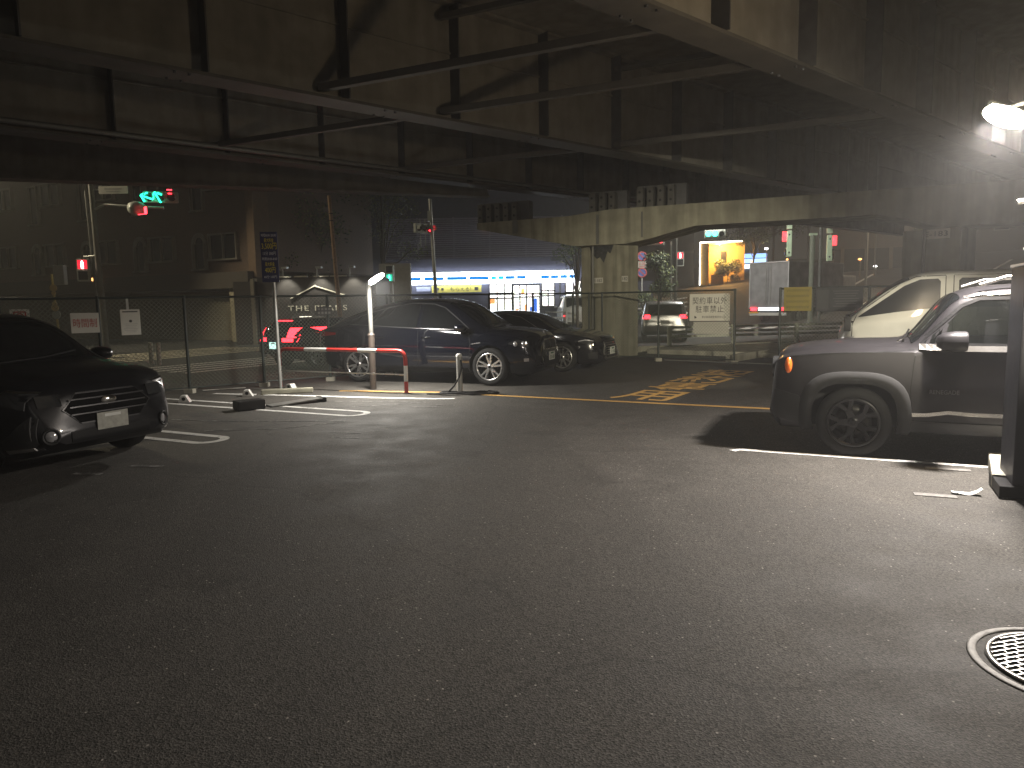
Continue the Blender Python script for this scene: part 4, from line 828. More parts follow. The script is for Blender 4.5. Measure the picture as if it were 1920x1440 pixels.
# ------------------------------------------------------------------ trees
LEAFS = [mat('leaf_dark', (.045, .070, .034), .6, var=.3), mat('leaf_mid', (.09, .125, .05), .6, var=.3), mat('leaf_light', (.19, .22, .07), .55, var=.25)]
BARK = mat('bark', (.07, .055, .04), .9, bump=.4)
def tree(name, label, x, y, h, clumps, n, leaf=.12, trunk=.12, z0=None, group=None, cat='tree'):
    z0 = hz(x, y) if z0 is None else z0; t = root(name, label, cat, (x, y, z0), random.uniform(0, 360), group); rng = random.Random(int(x * 37 + y * 11) + 5)
    m = MB(); m.tube([(0, 0, 0), (.05, .02, h * .3), (-.04, .05, h * .55), (.06, 0, h * .8)], trunk * .7, 8)
    for c in clumps: m.tube([(0, 0, h * rng.uniform(.3, .5)), (c[0] * .5, c[1] * .5, c[2] * .85), (c[0], c[1], c[2])], trunk * .3, 5)
    m.build('trunk', BARK, t)
    tot = sum(c[3] ** 2 for c in clumps); ms = [MB(), MB(), MB()]
    for c in clumps:
        for k in range(int(n * c[3] ** 2 / tot)):
            d = Vector((rng.gauss(0, 1), rng.gauss(0, 1), rng.gauss(0, 1))).normalized(); p = Vector(c[:3]) + Vector((d.x, d.y, d.z * .8)) * c[3] * (rng.random() ** .45)
            a = Vector((rng.gauss(0, 1), rng.gauss(0, 1), rng.gauss(0, 1))).normalized() * leaf * rng.uniform(.6, 1.4); b = a.orthogonal().normalized() * leaf * .5
            ms[rng.choice((0, 0, 1, 1, 2))].add([p - a * .5, p + b * .5, p + a * .6, p - b * .5], [(0, 1, 2, 3)])
    for q, mt in zip(ms, LEAFS): o = q.build('foliage', mt, t, recalc=False); o['kind'] = 'stuff'
rt = random.Random(3)
def clumps(n, rx, ry, z0, z1, r0, r1): return [(rt.uniform(-rx, rx), rt.uniform(-ry, ry), rt.uniform(z0, z1), rt.uniform(r0, r1)) for _ in range(n)]
tree('dark_tree', 'dark tree rising behind THE PEAKS wall left of the timber pole', -9.6, 36, 7.5, clumps(9, 1.6, 1.2, 3.6, 8, .8, 1.4), 2600, .16)
tree('dark_tree', 'dark tree behind the timber pole', -6.6, 38, 7.5, clumps(8, 1.5, 1.2, 3.8, 8, .8, 1.3), 2200, .16)
tree('dark_tree', 'dark shrub at the corner of the brown apartment block', -11.3, 34, 4.4, clumps(6, .6, .6, 2.9, 4.6, .4, .7), 1200, .12)
tree('shop_tree', 'green tree lit at the shop corner against the concrete column', 3.6, 39, 4.6, clumps(9, .9, .8, 3.5, 5.1, .45, .7), 1900, .13)
tree('roadside_tree', 'leafy roadside tree between the no-parking signs and the poles', 7.0, 34, 4.0, clumps(11, .55, .5, 1.4, 3.9, .35, .55), 2300, .12)
tree('roadside_shrub', 'dark shrub low beside the roadside tree', 6.6, 35.5, 1.7, clumps(7, .5, .4, .5, 1.8, .3, .5), 1000, .12)
tree('entrance_shrub', 'green shrubs in front of the warm lit entrance', 21.1, 70.6, 2.0, clumps(11, 1.0, .5, .4, 1.9, .4, .7), 3200, .2, .05, cat='shrub')
tree('entrance_tree', 'tree overhanging the right end of the lit entrance', 23.5, 70.2, 5.5, clumps(7, 1.2, .6, 3.6, 5.6, .5, .9), 1300, .22)
for x, y, h, l in ((26.5, 84, 9, 'dark tree behind the truck at left'), (31, 86, 10, 'dark tree behind the truck at centre'), (36, 88, 10, 'dark tree behind the edge-on signals'), (33.5, 58, 4, 'low bush along the hill road'), (40, 66, 6, 'dark bush clump on the hill near the second column')):
    tree('far_tree', l, x, y, h, clumps(8, 2.4, 1.2, h * .45, h * .95, h * .14, h * .2), 1300, .34, .2)

# ------------------------------------------------------------------ cars
def pchip(pts):
    X = [p[0] for p in pts]; Y = [p[1] for p in pts]; n = len(X); h = [X[i + 1] - X[i] for i in range(n - 1)]; d = [(Y[i + 1] - Y[i]) / h[i] for i in range(n - 1)]
    mt = [0.] * n; mt[0] = d[0]; mt[-1] = d[-1]
    for i in range(1, n - 1):
        if d[i - 1] * d[i] > 0: w1 = 2 * h[i] + h[i - 1]; w2 = h[i] + 2 * h[i - 1]; mt[i] = (w1 + w2) / (w1 / d[i - 1] + w2 / d[i])
    def f(x):
        if x <= X[0]: return Y[0]
        if x >= X[-1]: return Y[-1]
        i = max(k for k in range(n - 1) if X[k] <= x); t = (x - X[i]) / h[i]
        return (2 * t ** 3 - 3 * t * t + 1) * Y[i] + (t ** 3 - 2 * t * t + t) * h[i] * mt[i] + (-2 * t ** 3 + 3 * t * t) * Y[i + 1] + (t ** 3 - t * t) * h[i] * mt[i + 1]
    return f
def plin(pts):
    def f(x):
        if x <= pts[0][0]: return pts[0][1]
        for a, b in zip(pts[:-1], pts[1:]):
            if x <= b[0]: return a[1] + (b[1] - a[1]) * (x - a[0]) / max(1e-9, b[0] - a[0])
        return pts[-1][1]
    return f
class Car:
    """body = sections swept along the length; every panel, line and lamp is laid onto that surface"""
    NS = (1, 3, 5, 5, 6, 4, 5)
    def __init__(s, sp):
        s.sp = sp; s.T = pchip(sp['top']); s.B = pchip(sp['belt']); s.W = pchip(sp['half']); s.Z = pchip(sp['sill']); s.RW = pchip(sp['roofw']); s.DR = pchip(sp.get('drop', [(-9, .07), (9, .07)]))
        s.xr, s.xf = sp['top'][0][0], sp['top'][-1][0]; s.cache = {}
    def sec(s, x):
        k = round(x, 4)
        if k in s.cache: return s.cache[k]
        T, W, zs, B = s.T(x), s.W(x), s.Z(x), s.B(x); B = min(B, T - .03); rw = min(s.RW(x), W - .01); dr = s.DR(x); zr = max(B + .015, T - dr); H = B - zs; tk = s.sp.get('tuck', .05)
        P = [(0, zs), (W - tk - .05, zs), (W - tk * .5, zs + .10 * H + .03), (W, zs + .55 * H), (W - s.sp.get('shoulder', .035), B), (rw, zr), (rw * .72, T - dr * .28), (0, T)]
        tens = [0, 0, .5, 1, s.sp.get('crease', .35), .55, 1, 0]
        out = []
        for i in range(7):
            a, b = P[i], P[i + 1]; n = s.NS[i]
            def tg(j):
                if j == 7: return (P[7][0] - P[6][0], 0)
                if j == 0: return (0, 0)
                l = math.dist(P[j], P[j - 1]); r = math.dist(P[j + 1], P[j]); dd = math.dist(P[j + 1], P[j - 1]) or 1
                k2 = min(l, r) / dd * tens[j] * 1.0
                return ((P[j + 1][0] - P[j - 1][0]) * k2, (P[j + 1][1] - P[j - 1][1]) * k2)
            ta, tb = tg(i), tg(i + 1)
            for q in range(n):
                t = q / n; h00 = 2 * t ** 3 - 3 * t * t + 1; h10 = t ** 3 - 2 * t * t + t; h01 = -2 * t ** 3 + 3 * t * t; h11 = t ** 3 - t * t
                out.append((h00 * a[0] + h10 * ta[0] + h01 * b[0] + h11 * tb[0], h00 * a[1] + h10 * ta[1] + h01 * b[1] + h11 * tb[1]))
        out.append(P[7]); s.cache[k] = out; return out
    i4 = 1 + 3 + 5 + 5; i5 = i4 + 6; i7 = i5 + 4 + 5
    def ys(s, x, z):
        c = s.sec(min(max(x, s.xr), s.xf)); c = c[1:s.i5 + 3]
        if z <= c[0][1]: return c[0][0]
        for a, b in zip(c[:-1], c[1:]):
            if a[1] <= z <= b[1]: return a[0] + (b[0] - a[0]) * (z - a[1]) / max(1e-6, b[1] - a[1])
        return c[-1][0]
    def inside(s, x, y, z):
        c = s.sec(x); y = abs(y)
        if z < s.Z(x) or z > s.T(x): return False
        c = c[1:]; zt = c[-1][1]; ok = False
        yy = 0
        for a, b in zip(c[:-1], c[1:]):
            if a[1] <= z <= b[1] and b[1] > a[1]: yy = max(yy, a[0] + (b[0] - a[0]) * (z - a[1]) / (b[1] - a[1]))
        return yy >= y
    def xs(s, y, z, front=True):
        sg = 1 if front else -1; end = s.xf if front else s.xr
        a, b = end - sg * 1.1, end
        if s.inside(b, y, z): return b
        for _ in range(24):
            mid = (a + b) / 2
            if s.inside(mid, y, z): a = mid
            else: b = mid
        return a
    def body(s, name, material, parent, arches, tunnels=()):
        xsn = sorted(set([s.xr + (s.xf - s.xr) * k / 64 for k in range(65)] + [s.xf - d for d in (.004, .012, .025, .045, .08, .12)] + [s.xr + d for d in (.004, .012, .025, .045, .08, .12)] + [p[0] for p in s.sp['top']]))
        m = MB(); rings = []
        for x in xsn:
            c = s.sec(x); r = [(x, -y, z) for y, z in c] + [(x, y, z) for y, z in c[-2:0:-1]]; rings.append(r)
        n = len(rings[0]); vs = [p for r in rings for p in r]
        fs = [(i * n + k, i * n + (k + 1) % n, (i + 1) * n + (k + 1) % n, (i + 1) * n + k) for i in range(len(rings) - 1) for k in range(n)]
        fs += [tuple(range(n)), tuple(range((len(rings) - 1) * n, len(rings) * n))[::-1]]; m.add(vs, fs, True)
        o = m.build(name, material, parent); o.data.materials.append(INTER)
        c = MB()
        for xw, zw, r in arches:
            w = s.W(xw)
            for sd in (-1, 1):
                pp = [(xw + r * s.sq(a) * math.cos(a), zw + r * s.sq(a) * math.sin(a)) for a in [2 * math.pi * k / 48 for k in range(48)]]
                c.prism(pp, sd * (w - .34), sd * (w + .3))
        cut = c.build('cut', INTER); cuts = [cut]
        for poly in tunnels:
            c = MB(); c.prism(poly, -1.3, 1.3); cuts.append(c.build('cut', INTER))
        for q in cuts:
            q.data.materials.clear(); q.data.materials.append(INTER); q.parent = parent
            md = o.modifiers.new('b', 'BOOLEAN'); md.object = q; md.operation = 'DIFFERENCE'; md.solver = 'EXACT'; md.material_mode = 'TRANSFER'
        dg = bpy.context.evaluated_depsgraph_get(); dg.update(); me = bpy.data.meshes.new_from_object(o.evaluated_get(dg)); o.modifiers.clear(); o.data = me; me.name = name
        for q in cuts: bpy.data.objects.remove(q)
        for p in me.polygons: p.use_smooth = True
        me.set_sharp_from_angle(angle=R(38)); return o
    def sq(s, a):
        n = s.sp.get('arch_n', 2.)
        return 1. if n == 2 or math.sin(a) < 0 else (abs(math.cos(a)) ** n + abs(math.sin(a)) ** n) ** (-1 / n)
    def side(s, name, material, parent, lower, upper, off=.004, side=1, rows=4, skirt=.02, dx=.05):
        lo, up_ = plin(lower), plin(upper); x0 = max(lower[0][0], upper[0][0]); x1 = min(lower[-1][0], upper[-1][0])
        X = sorted(set([x0 + (x1 - x0) * k / max(2, int((x1 - x0) / dx)) for k in range(max(2, int((x1 - x0) / dx)) + 1)] + [p[0] for p in lower + upper if x0 <= p[0] <= x1]))
        g = []
        for x in X:
            a, b = lo(x), up_(x); g.append([(x, side * (s.ys(x, a + (b - a) * k / rows) + off), a + (b - a) * k / rows) for k in range(rows + 1)])
        m = MB(); m.grid(g)
        bd_ = [g[i][0] for i in range(len(g))] + [g[-1][k] for k in range(1, rows + 1)] + [g[i][rows] for i in range(len(g) - 2, -1, -1)] + [g[0][k] for k in range(rows - 1, 0, -1)]
        bi = [(p[0], p[1] - side * skirt, p[2]) for p in bd_]; n = len(bd_); m.add(bd_ + bi, [(k, (k + 1) % n, n + (k + 1) % n, n + k) for k in range(n)])
        return m.build(name, material, parent)
    def strip(s, name, material, parent, pts, w, off=.004, side=1, th=.012):
        P = []
        for a, b in zip(pts[:-1], pts[1:]):
            n = max(1, int(math.dist(a, b) / .05)); P += [(a[0] + (b[0] - a[0]) * k / n, a[1] + (b[1] - a[1]) * k / n) for k in range(n)]
        P.append(pts[-1]); g = [[], [], [], []]
        for i, p in enumerate(P):
            a = P[max(i - 1, 0)]; b = P[min(i + 1, len(P) - 1)]; l = math.dist(a, b) or 1; nx, nz = -(b[1] - a[1]) / l * w / 2, (b[0] - a[0]) / l * w / 2
            for j, (sx, e) in enumerate(((-1, off - th), (-1, off), (1, off), (1, off - th))):
                x, z = p[0] + nx * sx, p[1] + nz * sx; g[j].append((x, side * (s.ys(x, z) + e), z))
        m = MB(); m.grid(g, False); return m.build(name, material, parent)
    def front(s, name, material, parent, lower, upper, off=.004, rows=4, fr=True, skirt=.03, dy=.06):
        lo, up_ = plin(lower), plin(upper); y0, y1 = max(lower[0][0], upper[0][0]), min(lower[-1][0], upper[-1][0]); n = max(2, int((y1 - y0) / dy)); sg = 1 if fr else -1
        Y = sorted(set([y0 + (y1 - y0) * k / n for k in range(n + 1)] + [p[0] for p in lower + upper if y0 <= p[0] <= y1])); g = []
        for y in Y:
            a, b = lo(y), up_(y); g.append([(s.xs(y, a + (b - a) * k / rows, fr) + sg * off, y, a + (b - a) * k / rows) for k in range(rows + 1)])
        m = MB(); m.grid(g)
        bd_ = [g[i][0] for i in range(len(g))] + [g[-1][k] for k in range(1, rows + 1)] + [g[i][rows] for i in range(len(g) - 2, -1, -1)] + [g[0][k] for k in range(rows - 1, 0, -1)]
        bi = [(p[0] - sg * skirt, p[1], p[2]) for p in bd_]; n = len(bd_); m.add(bd_ + bi, [(k, (k + 1) % n, n + (k + 1) % n, n + k) for k in range(n)])
        return m.build(name, material, parent)
    def screen(s, name, material, parent, x0, x1, ia, off=.006):
        """windscreen / rear glass: the part of the sections between roof edge and centre"""
        X = [x0 + (x1 - x0) * k / 14 for k in range(15)]; g = []
        for x in X:
            c = s.sec(x)[ia:]; tz = (s.T(x + .01) - s.T(x - .01)) / .02; nx = -tz / math.hypot(1, tz); nz = 1 / math.hypot(1, tz)
            row = [(x + nx * off, -y, z + nz * off) for y, z in c] + [(x + nx * off, y, z + nz * off) for y, z in c[-2::-1]]; g.append(row)
        m = MB(); m.grid(g); return m.build(name, material, parent, recalc=False)
    def arch(s, material, parent, xw, zw, r, w, side, a0=-12, a1=192, off=.02):
        g = [[], [], [], []]
        for k in range(31):
            a = R(a0 + (a1 - a0) * k / 30)
            for j, (rr, e) in enumerate(((r - .012, -.05), (r - .008, off), (r + w, off * .9), (r + w + .012, -.01))):
                x, z = xw + rr * s.sq(a) * math.cos(a), max(s.Z(xw) - .02, zw + rr * s.sq(a) * math.sin(a)); g[j].append((x, side * (s.ys(x, z) + e), z))
        m = MB(); m.grid(g); return m.build('wheel_arch', material, parent)

def wheel(parent, x, y, z, r, rim_r, style, w=.23):
    sd = 1 if y > 0 else -1; yo = w / 2
    m = MB(); c = (0, 0, 0)
    prof = [(rim_r, -yo + .02), (rim_r + .03, -yo), (r - .035, -yo + .005), (r - .008, -yo + .035), (r, -yo + .07), (r, yo - .07), (r - .008, yo - .035), (r - .035, yo - .005), (rim_r + .03, yo), (rim_r, yo - .02)]
    m.lathe(prof, 48, 'y'); t = m.build('wheel', RUBBER, parent, (x, y, z)); mt, dk_ = style[1], INTER
    m = MB(); m.lathe([(0, sd * (yo - .13)), (rim_r * .98, sd * (yo - .13)), (rim_r, sd * (yo - .02)), (rim_r, -sd * yo * .8), (0, -sd * yo * .8)], 40, 'y', close=False); m.build('rim_well', dk_, t)
    m = MB(); m.lathe([(rim_r - .022, sd * (yo - .03)), (rim_r - .018, sd * (yo - .008)), (rim_r + .006, sd * (yo - .004)), (rim_r + .01, sd * (yo - .02))], 48, 'y')
    def spoke(a0, a1, r0, r1, w0, w1, d0=.035, d1=.012):
        p = [(r0, a0, w0), (r1, a1, w1)]; vs = []
        for (rr, a, ww), d in zip(p, (d0, d1)):
            tx, tz = -math.sin(a), math.cos(a); cx, cz = rr * math.cos(a), rr * math.sin(a)
            for q in (-1, 1):
                vs.append((cx + tx * ww * q / 2, sd * (yo - d), cz + tz * ww * q / 2)); vs.append((cx + tx * ww * q * .7, sd * (yo - d - .035), cz + tz * ww * q * .7))
        m.add(vs, [(0, 2, 6, 4), (0, 4, 5, 1), (2, 3, 7, 6), (1, 5, 7, 3), (0, 1, 3, 2), (4, 6, 7, 5)])
    R1 = rim_r - .012; ph = style[2] if len(style) > 2 else .3
    if style[0] == 'double5':
        for k in range(5):
            a = 2 * math.pi * k / 5 + ph
            for q in (-1, 1): spoke(a + q * .10, a + q * .21, .045, R1, .036, .030)
    elif style[0] == 'vee5':
        for k in range(5):
            a = 2 * math.pi * k / 5 + ph
            spoke(a, a, .03, rim_r * .56, .07, .055)
            for q in (-1, 1): spoke(a + q * .05, a + q * .30, rim_r * .50, R1, .034, .042, .028)
    else:
        for k in range(10): a = 2 * math.pi * k / 10 + ph; spoke(a, a + .06, .04, R1, .03, .03)
    m.lathe([(0, sd * (yo - .022)), (.045, sd * (yo - .024)), (.062, sd * (yo - .04)), (.065, sd * (yo - .08)), (0, sd * (yo - .08))], 20, 'y', close=False)
    m.build('rim', mt, t)
    m = MB(); m.lathe([(0, sd * (yo - .014)), (.028, sd * (yo - .016)), (.03, sd * (yo - .028)), (0, sd * (yo - .028))], 16, 'y', close=False); m.build('hub_cap', BLACK, t)
    m = MB(); m.lathe([(.05, sd * (yo - .10)), (rim_r * .72, sd * (yo - .10)), (rim_r * .72, sd * (yo - .115)), (.05, sd * (yo - .115))], 32, 'y'); m.build('brake_disc', mat('brake_steel', (.05, .048, .045), .4, .8), t)
    return t
def mirror(parent, x, y, z, paint, sd, sc=1.):
    m = MB(); prof = [(-.11, .0, .0), (-.10, .5, .75), (-.03, .95, 1), (.03, .9, .95), (.09, .45, .55), (.105, 0, 0)]
    rows = []
    for dx, wy, wz in [(-.10, .93, .93), (-.085, 1, 1), (-.02, 1, 1), (.05, .85, .84), (.09, .5, .5), (.10, .02, .02)]:
        rows.append([(x + dx * sc, y + sd * (.10 + .105 * wy * math.cos(2 * math.pi * k / 16) * (1 if abs(math.cos(2 * math.pi * k / 16)) < .9 else .97)) * sc, z + .075 * wz * math.copysign(abs(math.sin(2 * math.pi * k / 16)) ** .7, math.sin(2 * math.pi * k / 16)) * sc) for k in range(17)])
    m.grid(rows); m.add(rows[0][:16], [tuple(range(16))]); mi = m.build('mirror', paint, parent)
    m = MB(); m.bar((x + .02, y - sd * .06, z - .06), (x, y + sd * .06, z - .05), .08, .045); m.build('mirror_foot', BLACK, mi); return mi
def plate_on(car, root_, y, z, s_, mt=None, fr=True, tilt=0):
    x = car.xs(y, z, fr) + (.022 if fr else -.022); m = MB(); m.box((x, y, z), (.012, .33, .165)); p = m.build('number_plate', mt or PLATE, root_)
    sg = 1 if fr else -1
    if s_: text('lettering', s_, .075, PLATEG, p, (x + sg * .008, y, z - .025), (90, 0, 90 * sg), width=.25)
    m = MB(); m.box((x + sg * .007, y, z + .052), (.002, .17, .028)); m.build('plate_heading', PLATEG if s_ else PLATE, p); return p
def shut(car, root_, pts, sd, w=.009): car.strip('panel_gap', BLACK, root_, pts, w, .0015, sd, .01)
def handle(car, root_, x, z, mt, sd): 
    y = sd * (car.ys(x, z) + .022); m = MB(); m.tube([(x - .10, y - sd * .03, z), (x - .075, y, z + .003), (x + .075, y, z), (x + .10, y - sd * .03, z)], .014, 8); m.build('door_handle', mt, root_)
def wiper(car, root_, pts):
    m = MB(); m.tube(pts, .010, 6); m.build('wiper', BLACK, root_)

# ---- grey boxy off-roader (right)
PGREY = mat('grey_car_paint', (.021, .0195, .0225), .45, .3, coat=.12, var=.03)
jr = root('parked_car', 'matt dark grey boxy off-roader parked at the right facing left', 'car', (4.92, 7.29, 0), 154.3)
J = Car(dict(arch_n=3.0, top=[(-2.17, .70), (-2.15, 1.15), (-2.10, 1.42), (-2.0, 1.60), (-1.7, 1.67), (-.6, 1.70), (.1, 1.68), (.28, 1.655), (.42, 1.60), (.79, 1.175), (.86, 1.14), (1.3, 1.125), (1.75, 1.09), (1.97, 1.045), (2.04, .985), (2.07, .86), (2.085, .50)],
    belt=[(-2.17, .72), (-2.1, 1.05), (-1.5, 1.06), (.75, 1.05), (1.2, 1.045), (1.8, 1.01), (2.02, .94), (2.085, .46)],
    half=[(-2.17, .70), (-2.1, .83), (-1.9, .885), (-1.4, .90), (1.5, .90), (1.8, .89), (1.97, .865), (2.05, .82), (2.085, .74)],
    sill=[(-2.17, .50), (-2.0, .34), (-1.6, .27), (1.6, .26), (1.95, .25), (2.085, .36)],
    roofw=[(-2.17, .55), (-1.9, .66), (-.5, .71), (.4, .70), (.78, .73), (.88, .75), (1.4, .73), (1.9, .66), (2.085, .5)],
    drop=[(-2.2, .06), (-1, .075), (.4, .075), (.76, .06), (.88, .045), (1.9, .05), (2.085, .06)], shoulder=.022, tuck=.06, crease=.10))
WX = 1.285; RZ = .346
winF = ([(-.42, 1.115), (.30, 1.12), (.62, 1.135)], [(-.42, 1.545), (-.1, 1.535), (.06, 1.50), (.62, 1.14)])
winR = ([(-1.38, 1.115), (-.50, 1.115)], [(-1.38, 1.53), (-.50, 1.55)])
J.body('body', PGREY, jr, [(WX, RZ, .40), (-WX, RZ, .40)], [[(-.42, 1.12), (.66, 1.135), (.38, 1.47), (.26, 1.535), (-.42, 1.545)], [(-1.38, 1.12), (-.50, 1.12), (-.50, 1.54), (-1.38, 1.52)]])
J.screen('windscreen', GLASS, jr, .41, .80, J.i5 + 1); J.screen('rear_window', GLASS, jr, -2.13, -2.0, J.i5 + 1)
TRIM = mat('satin_trim', (.66, .64, .60), .25, .85, var=.03)
for sd in (1, -1):
    J.side('side_window', GLASST, jr, [(-.42, 1.12), (.53, 1.13)], [(-.42, 1.545), (.26, 1.535), (.38, 1.475), (.53, 1.30)], .002, sd, skirt=.008)
    J.side('quarter_window', GLASST, jr, [(.57, 1.13), (.70, 1.135)], [(.57, 1.27), (.70, 1.142)], .002, sd, skirt=.008)
    J.side('side_window', GLASST, jr, [(-1.38, 1.12), (-.50, 1.12)], [(-1.38, 1.52), (-.50, 1.54)], .002, sd, skirt=.008)
    J.strip('window_divider', PGREY, jr, [(.57, 1.12), (.515, 1.32)], .035, .012, sd); J.strip('window_pillar', BLACK, jr, [(-.46, 1.11), (-.46, 1.545)], .075, .006, sd)
    J.strip('waist_trim', TRIM, jr, [(-1.5, 1.085), (.40, 1.09), (.74, 1.105)], .05, .03, sd, .05)
    J.strip('waist_seal', BLACK, jr, [(-1.45, 1.122), (.60, 1.128)], .022, .010, sd)
    J.strip('window_frame', BLACK, jr, [(-1.4, 1.535), (-.46, 1.56), (.26, 1.55), (.40, 1.485), (.74, 1.14)], .03, .008, sd)
    J.strip('roof_gutter_trim', TRIM, jr, [(-1.5, 1.585), (-.46, 1.605), (.25, 1.595), (.38, 1.565)], .022, .010, sd)
    J.strip('door_moulding', TRIM, jr, [(-1.05, .475), (.30, .475), (.48, .487), (.66, .455), (.78, .45)], .035, .016, sd, .02)
    J.side('sill_cladding', mat('black_cladding', (.022, .022, .023), .6), jr, [(-.90, .27), (.90, .27)], [(-.90, .385), (.90, .385)], .012, sd, 2)
    shut(J, jr, [(.78, .39), (.80, .70), (.78, .95), (.76, 1.09)], sd); shut(J, jr, [(-.46, .39), (-.46, 1.09)], sd); shut(J, jr, [(.78, .39), (-.9, .39)], sd)
    shut(J, jr, [(.68, 1.085), (.90, 1.06), (1.5, 1.03), (1.86, .99)], sd)
    for xw in (WX, -WX): J.arch(mat('rough_cladding', (.026, .026, .027), .85, spec=.2), jr, xw, RZ, .40, .10, sd, -16, 196, .03)
    mirror(jr, .50, sd * .90, 1.165, PGREY, sd, 1.25); handle(J, jr, -.30, .99, TRIM, sd)
    m = MB(); m.tube([(-1.75, sd * .63, 1.66), (-1.6, sd * .64, 1.735), (-.5, sd * .655, 1.755), (.05, sd * .66, 1.745), (.26, sd * .66, 1.675)], .018, 8); m.build('roof_rail', TRIM, jr)
    m = MB(); sx = J.ys(1.93, .86)
    m.lathe([(0, -.01), (.03, 0), (.036, .012), (0, .018)], 14, 'y', (0, 0, 0), close=False)
    s_ = m.build('side_marker', AMBER, jr, (1.90, sd * (J.ys(1.90, .905) + .004), .905)); s_.scale = (1.0, 1, 2.3)
    J.side('bumper_cladding', mat('black_cladding', (.022, .022, .023), .6), jr, [(1.68, .30), (2.03, .36)], [(1.68, .44), (1.80, .60), (2.03, .66)], .012, sd, 3)
    text('lettering', 'RENEGADE', .045, mat('badge_grey', (.30, .30, .30), .35, .6), jr, (.52 , sd * (J.ys(.52, .68) + .006), .68), (90, 0, 180 if sd > 0 else 0), width=.24)
    m = MB(); m.cyl((2.02, sd * .55, .86), (2.075, sd * .55, .86), .115, n=24); m.build('headlight', LENSD, jr)
J.front('grille', BLACK, jr, [(-.40, .70), (.40, .70)], [(-.40, .93), (.40, .93)], .006)
for k in range(7): J.front('grille_slot', CHROME, jr, [(-.33 + k * .1, .72), (-.27 + k * .1, .72)], [(-.33 + k * .1, .91), (-.27 + k * .1, .91)], .014, skirt=.004)
J.front('bumper_intake', BLACK, jr, [(-.55, .36), (.55, .36)], [(-.60, .58), (.60, .58)], .012)
plate_on(J, jr, 0, .53, '')
wiper(J, jr, [(.86, .55, 1.155), (.82, .1, 1.175), (.77, -.3, 1.22)])
m = MB(); m.tube([(.92, .62, 1.14), (.74, .60, 1.24)], .006, 5); m.build('washer_pipe', CHROME, jr)
for x in (WX, -WX):
    for sd in (1, -1): wheel(jr, x, sd * .785, RZ, .346, .238, ('vee5', ALLOYD, 1.2), .225)
for x, y in ((-.32, .36), (-.32, -.36)):
    m = MB(); m.box((x, y, 1.16), (.14, .42, .30)); st = m.build('seat', INTER, jr, bevel=.04); m = MB(); m.box((x - .03, y, 1.395), (.09, .24, .16)); m.build('headrest', INTER, st, bevel=.035)

# ---- dark blue coupe-SUV (centre)
PBLUE = mat('dark_blue_paint', (.003, .004, .0095), .13, .25, coat=1, var=.02)
xr_ = root('parked_car', 'glossy dark blue sloping-roof car with silver spoke wheels at the centre', 'car', (-1.44, 15.08, 0), -21.5)
X = Car(dict(top=[(-2.52, .70), (-2.50, 1.02), (-2.44, 1.15), (-2.28, 1.23), (-1.7, 1.43), (-1.0, 1.61), (-.35, 1.70), (.2, 1.685), (.52, 1.62), (1.28, 1.175), (1.40, 1.13), (1.8, 1.09), (2.15, 1.02), (2.31, .93), (2.365, .78), (2.387, .50)],
    belt=[(-2.52, .70), (-2.44, 1.06), (-1.6, 1.12), (-.5, 1.09), (.6, 1.04), (1.3, 1.0), (1.9, .93), (2.2, .86), (2.387, .46)],
    half=[(-2.52, .74), (-2.42, .88), (-2.1, .965), (-1.4, .995), (-.4, .975), (.6, .975), (1.4, .992), (1.85, .965), (2.12, .88), (2.3, .74), (2.387, .60)],
    sill=[(-2.52, .52), (-2.3, .32), (-1.9, .26), (1.9, .23), (2.2, .22), (2.387, .34)],
    roofw=[(-2.52, .5), (-2.1, .62), (-1.0, .66), (0, .66), (.5, .65), (1.3, .72), (1.6, .74), (2.1, .66), (2.387, .4)],
    drop=[(-2.5, .06), (-1.2, .08), (.4, .085), (1.25, .06), (1.5, .05), (2.2, .06), (2.387, .06)], shoulder=.045, tuck=.07, crease=.3))
X.body('body', PBLUE, xr_, [(1.4665, .366, .415), (-1.4665, .366, .415)]); X.screen('windscreen', GLASS, xr_, .50, 1.30, X.i5 + 1); X.screen('rear_window', GLASS, xr_, -2.2, -1.25, X.i5 + 1)
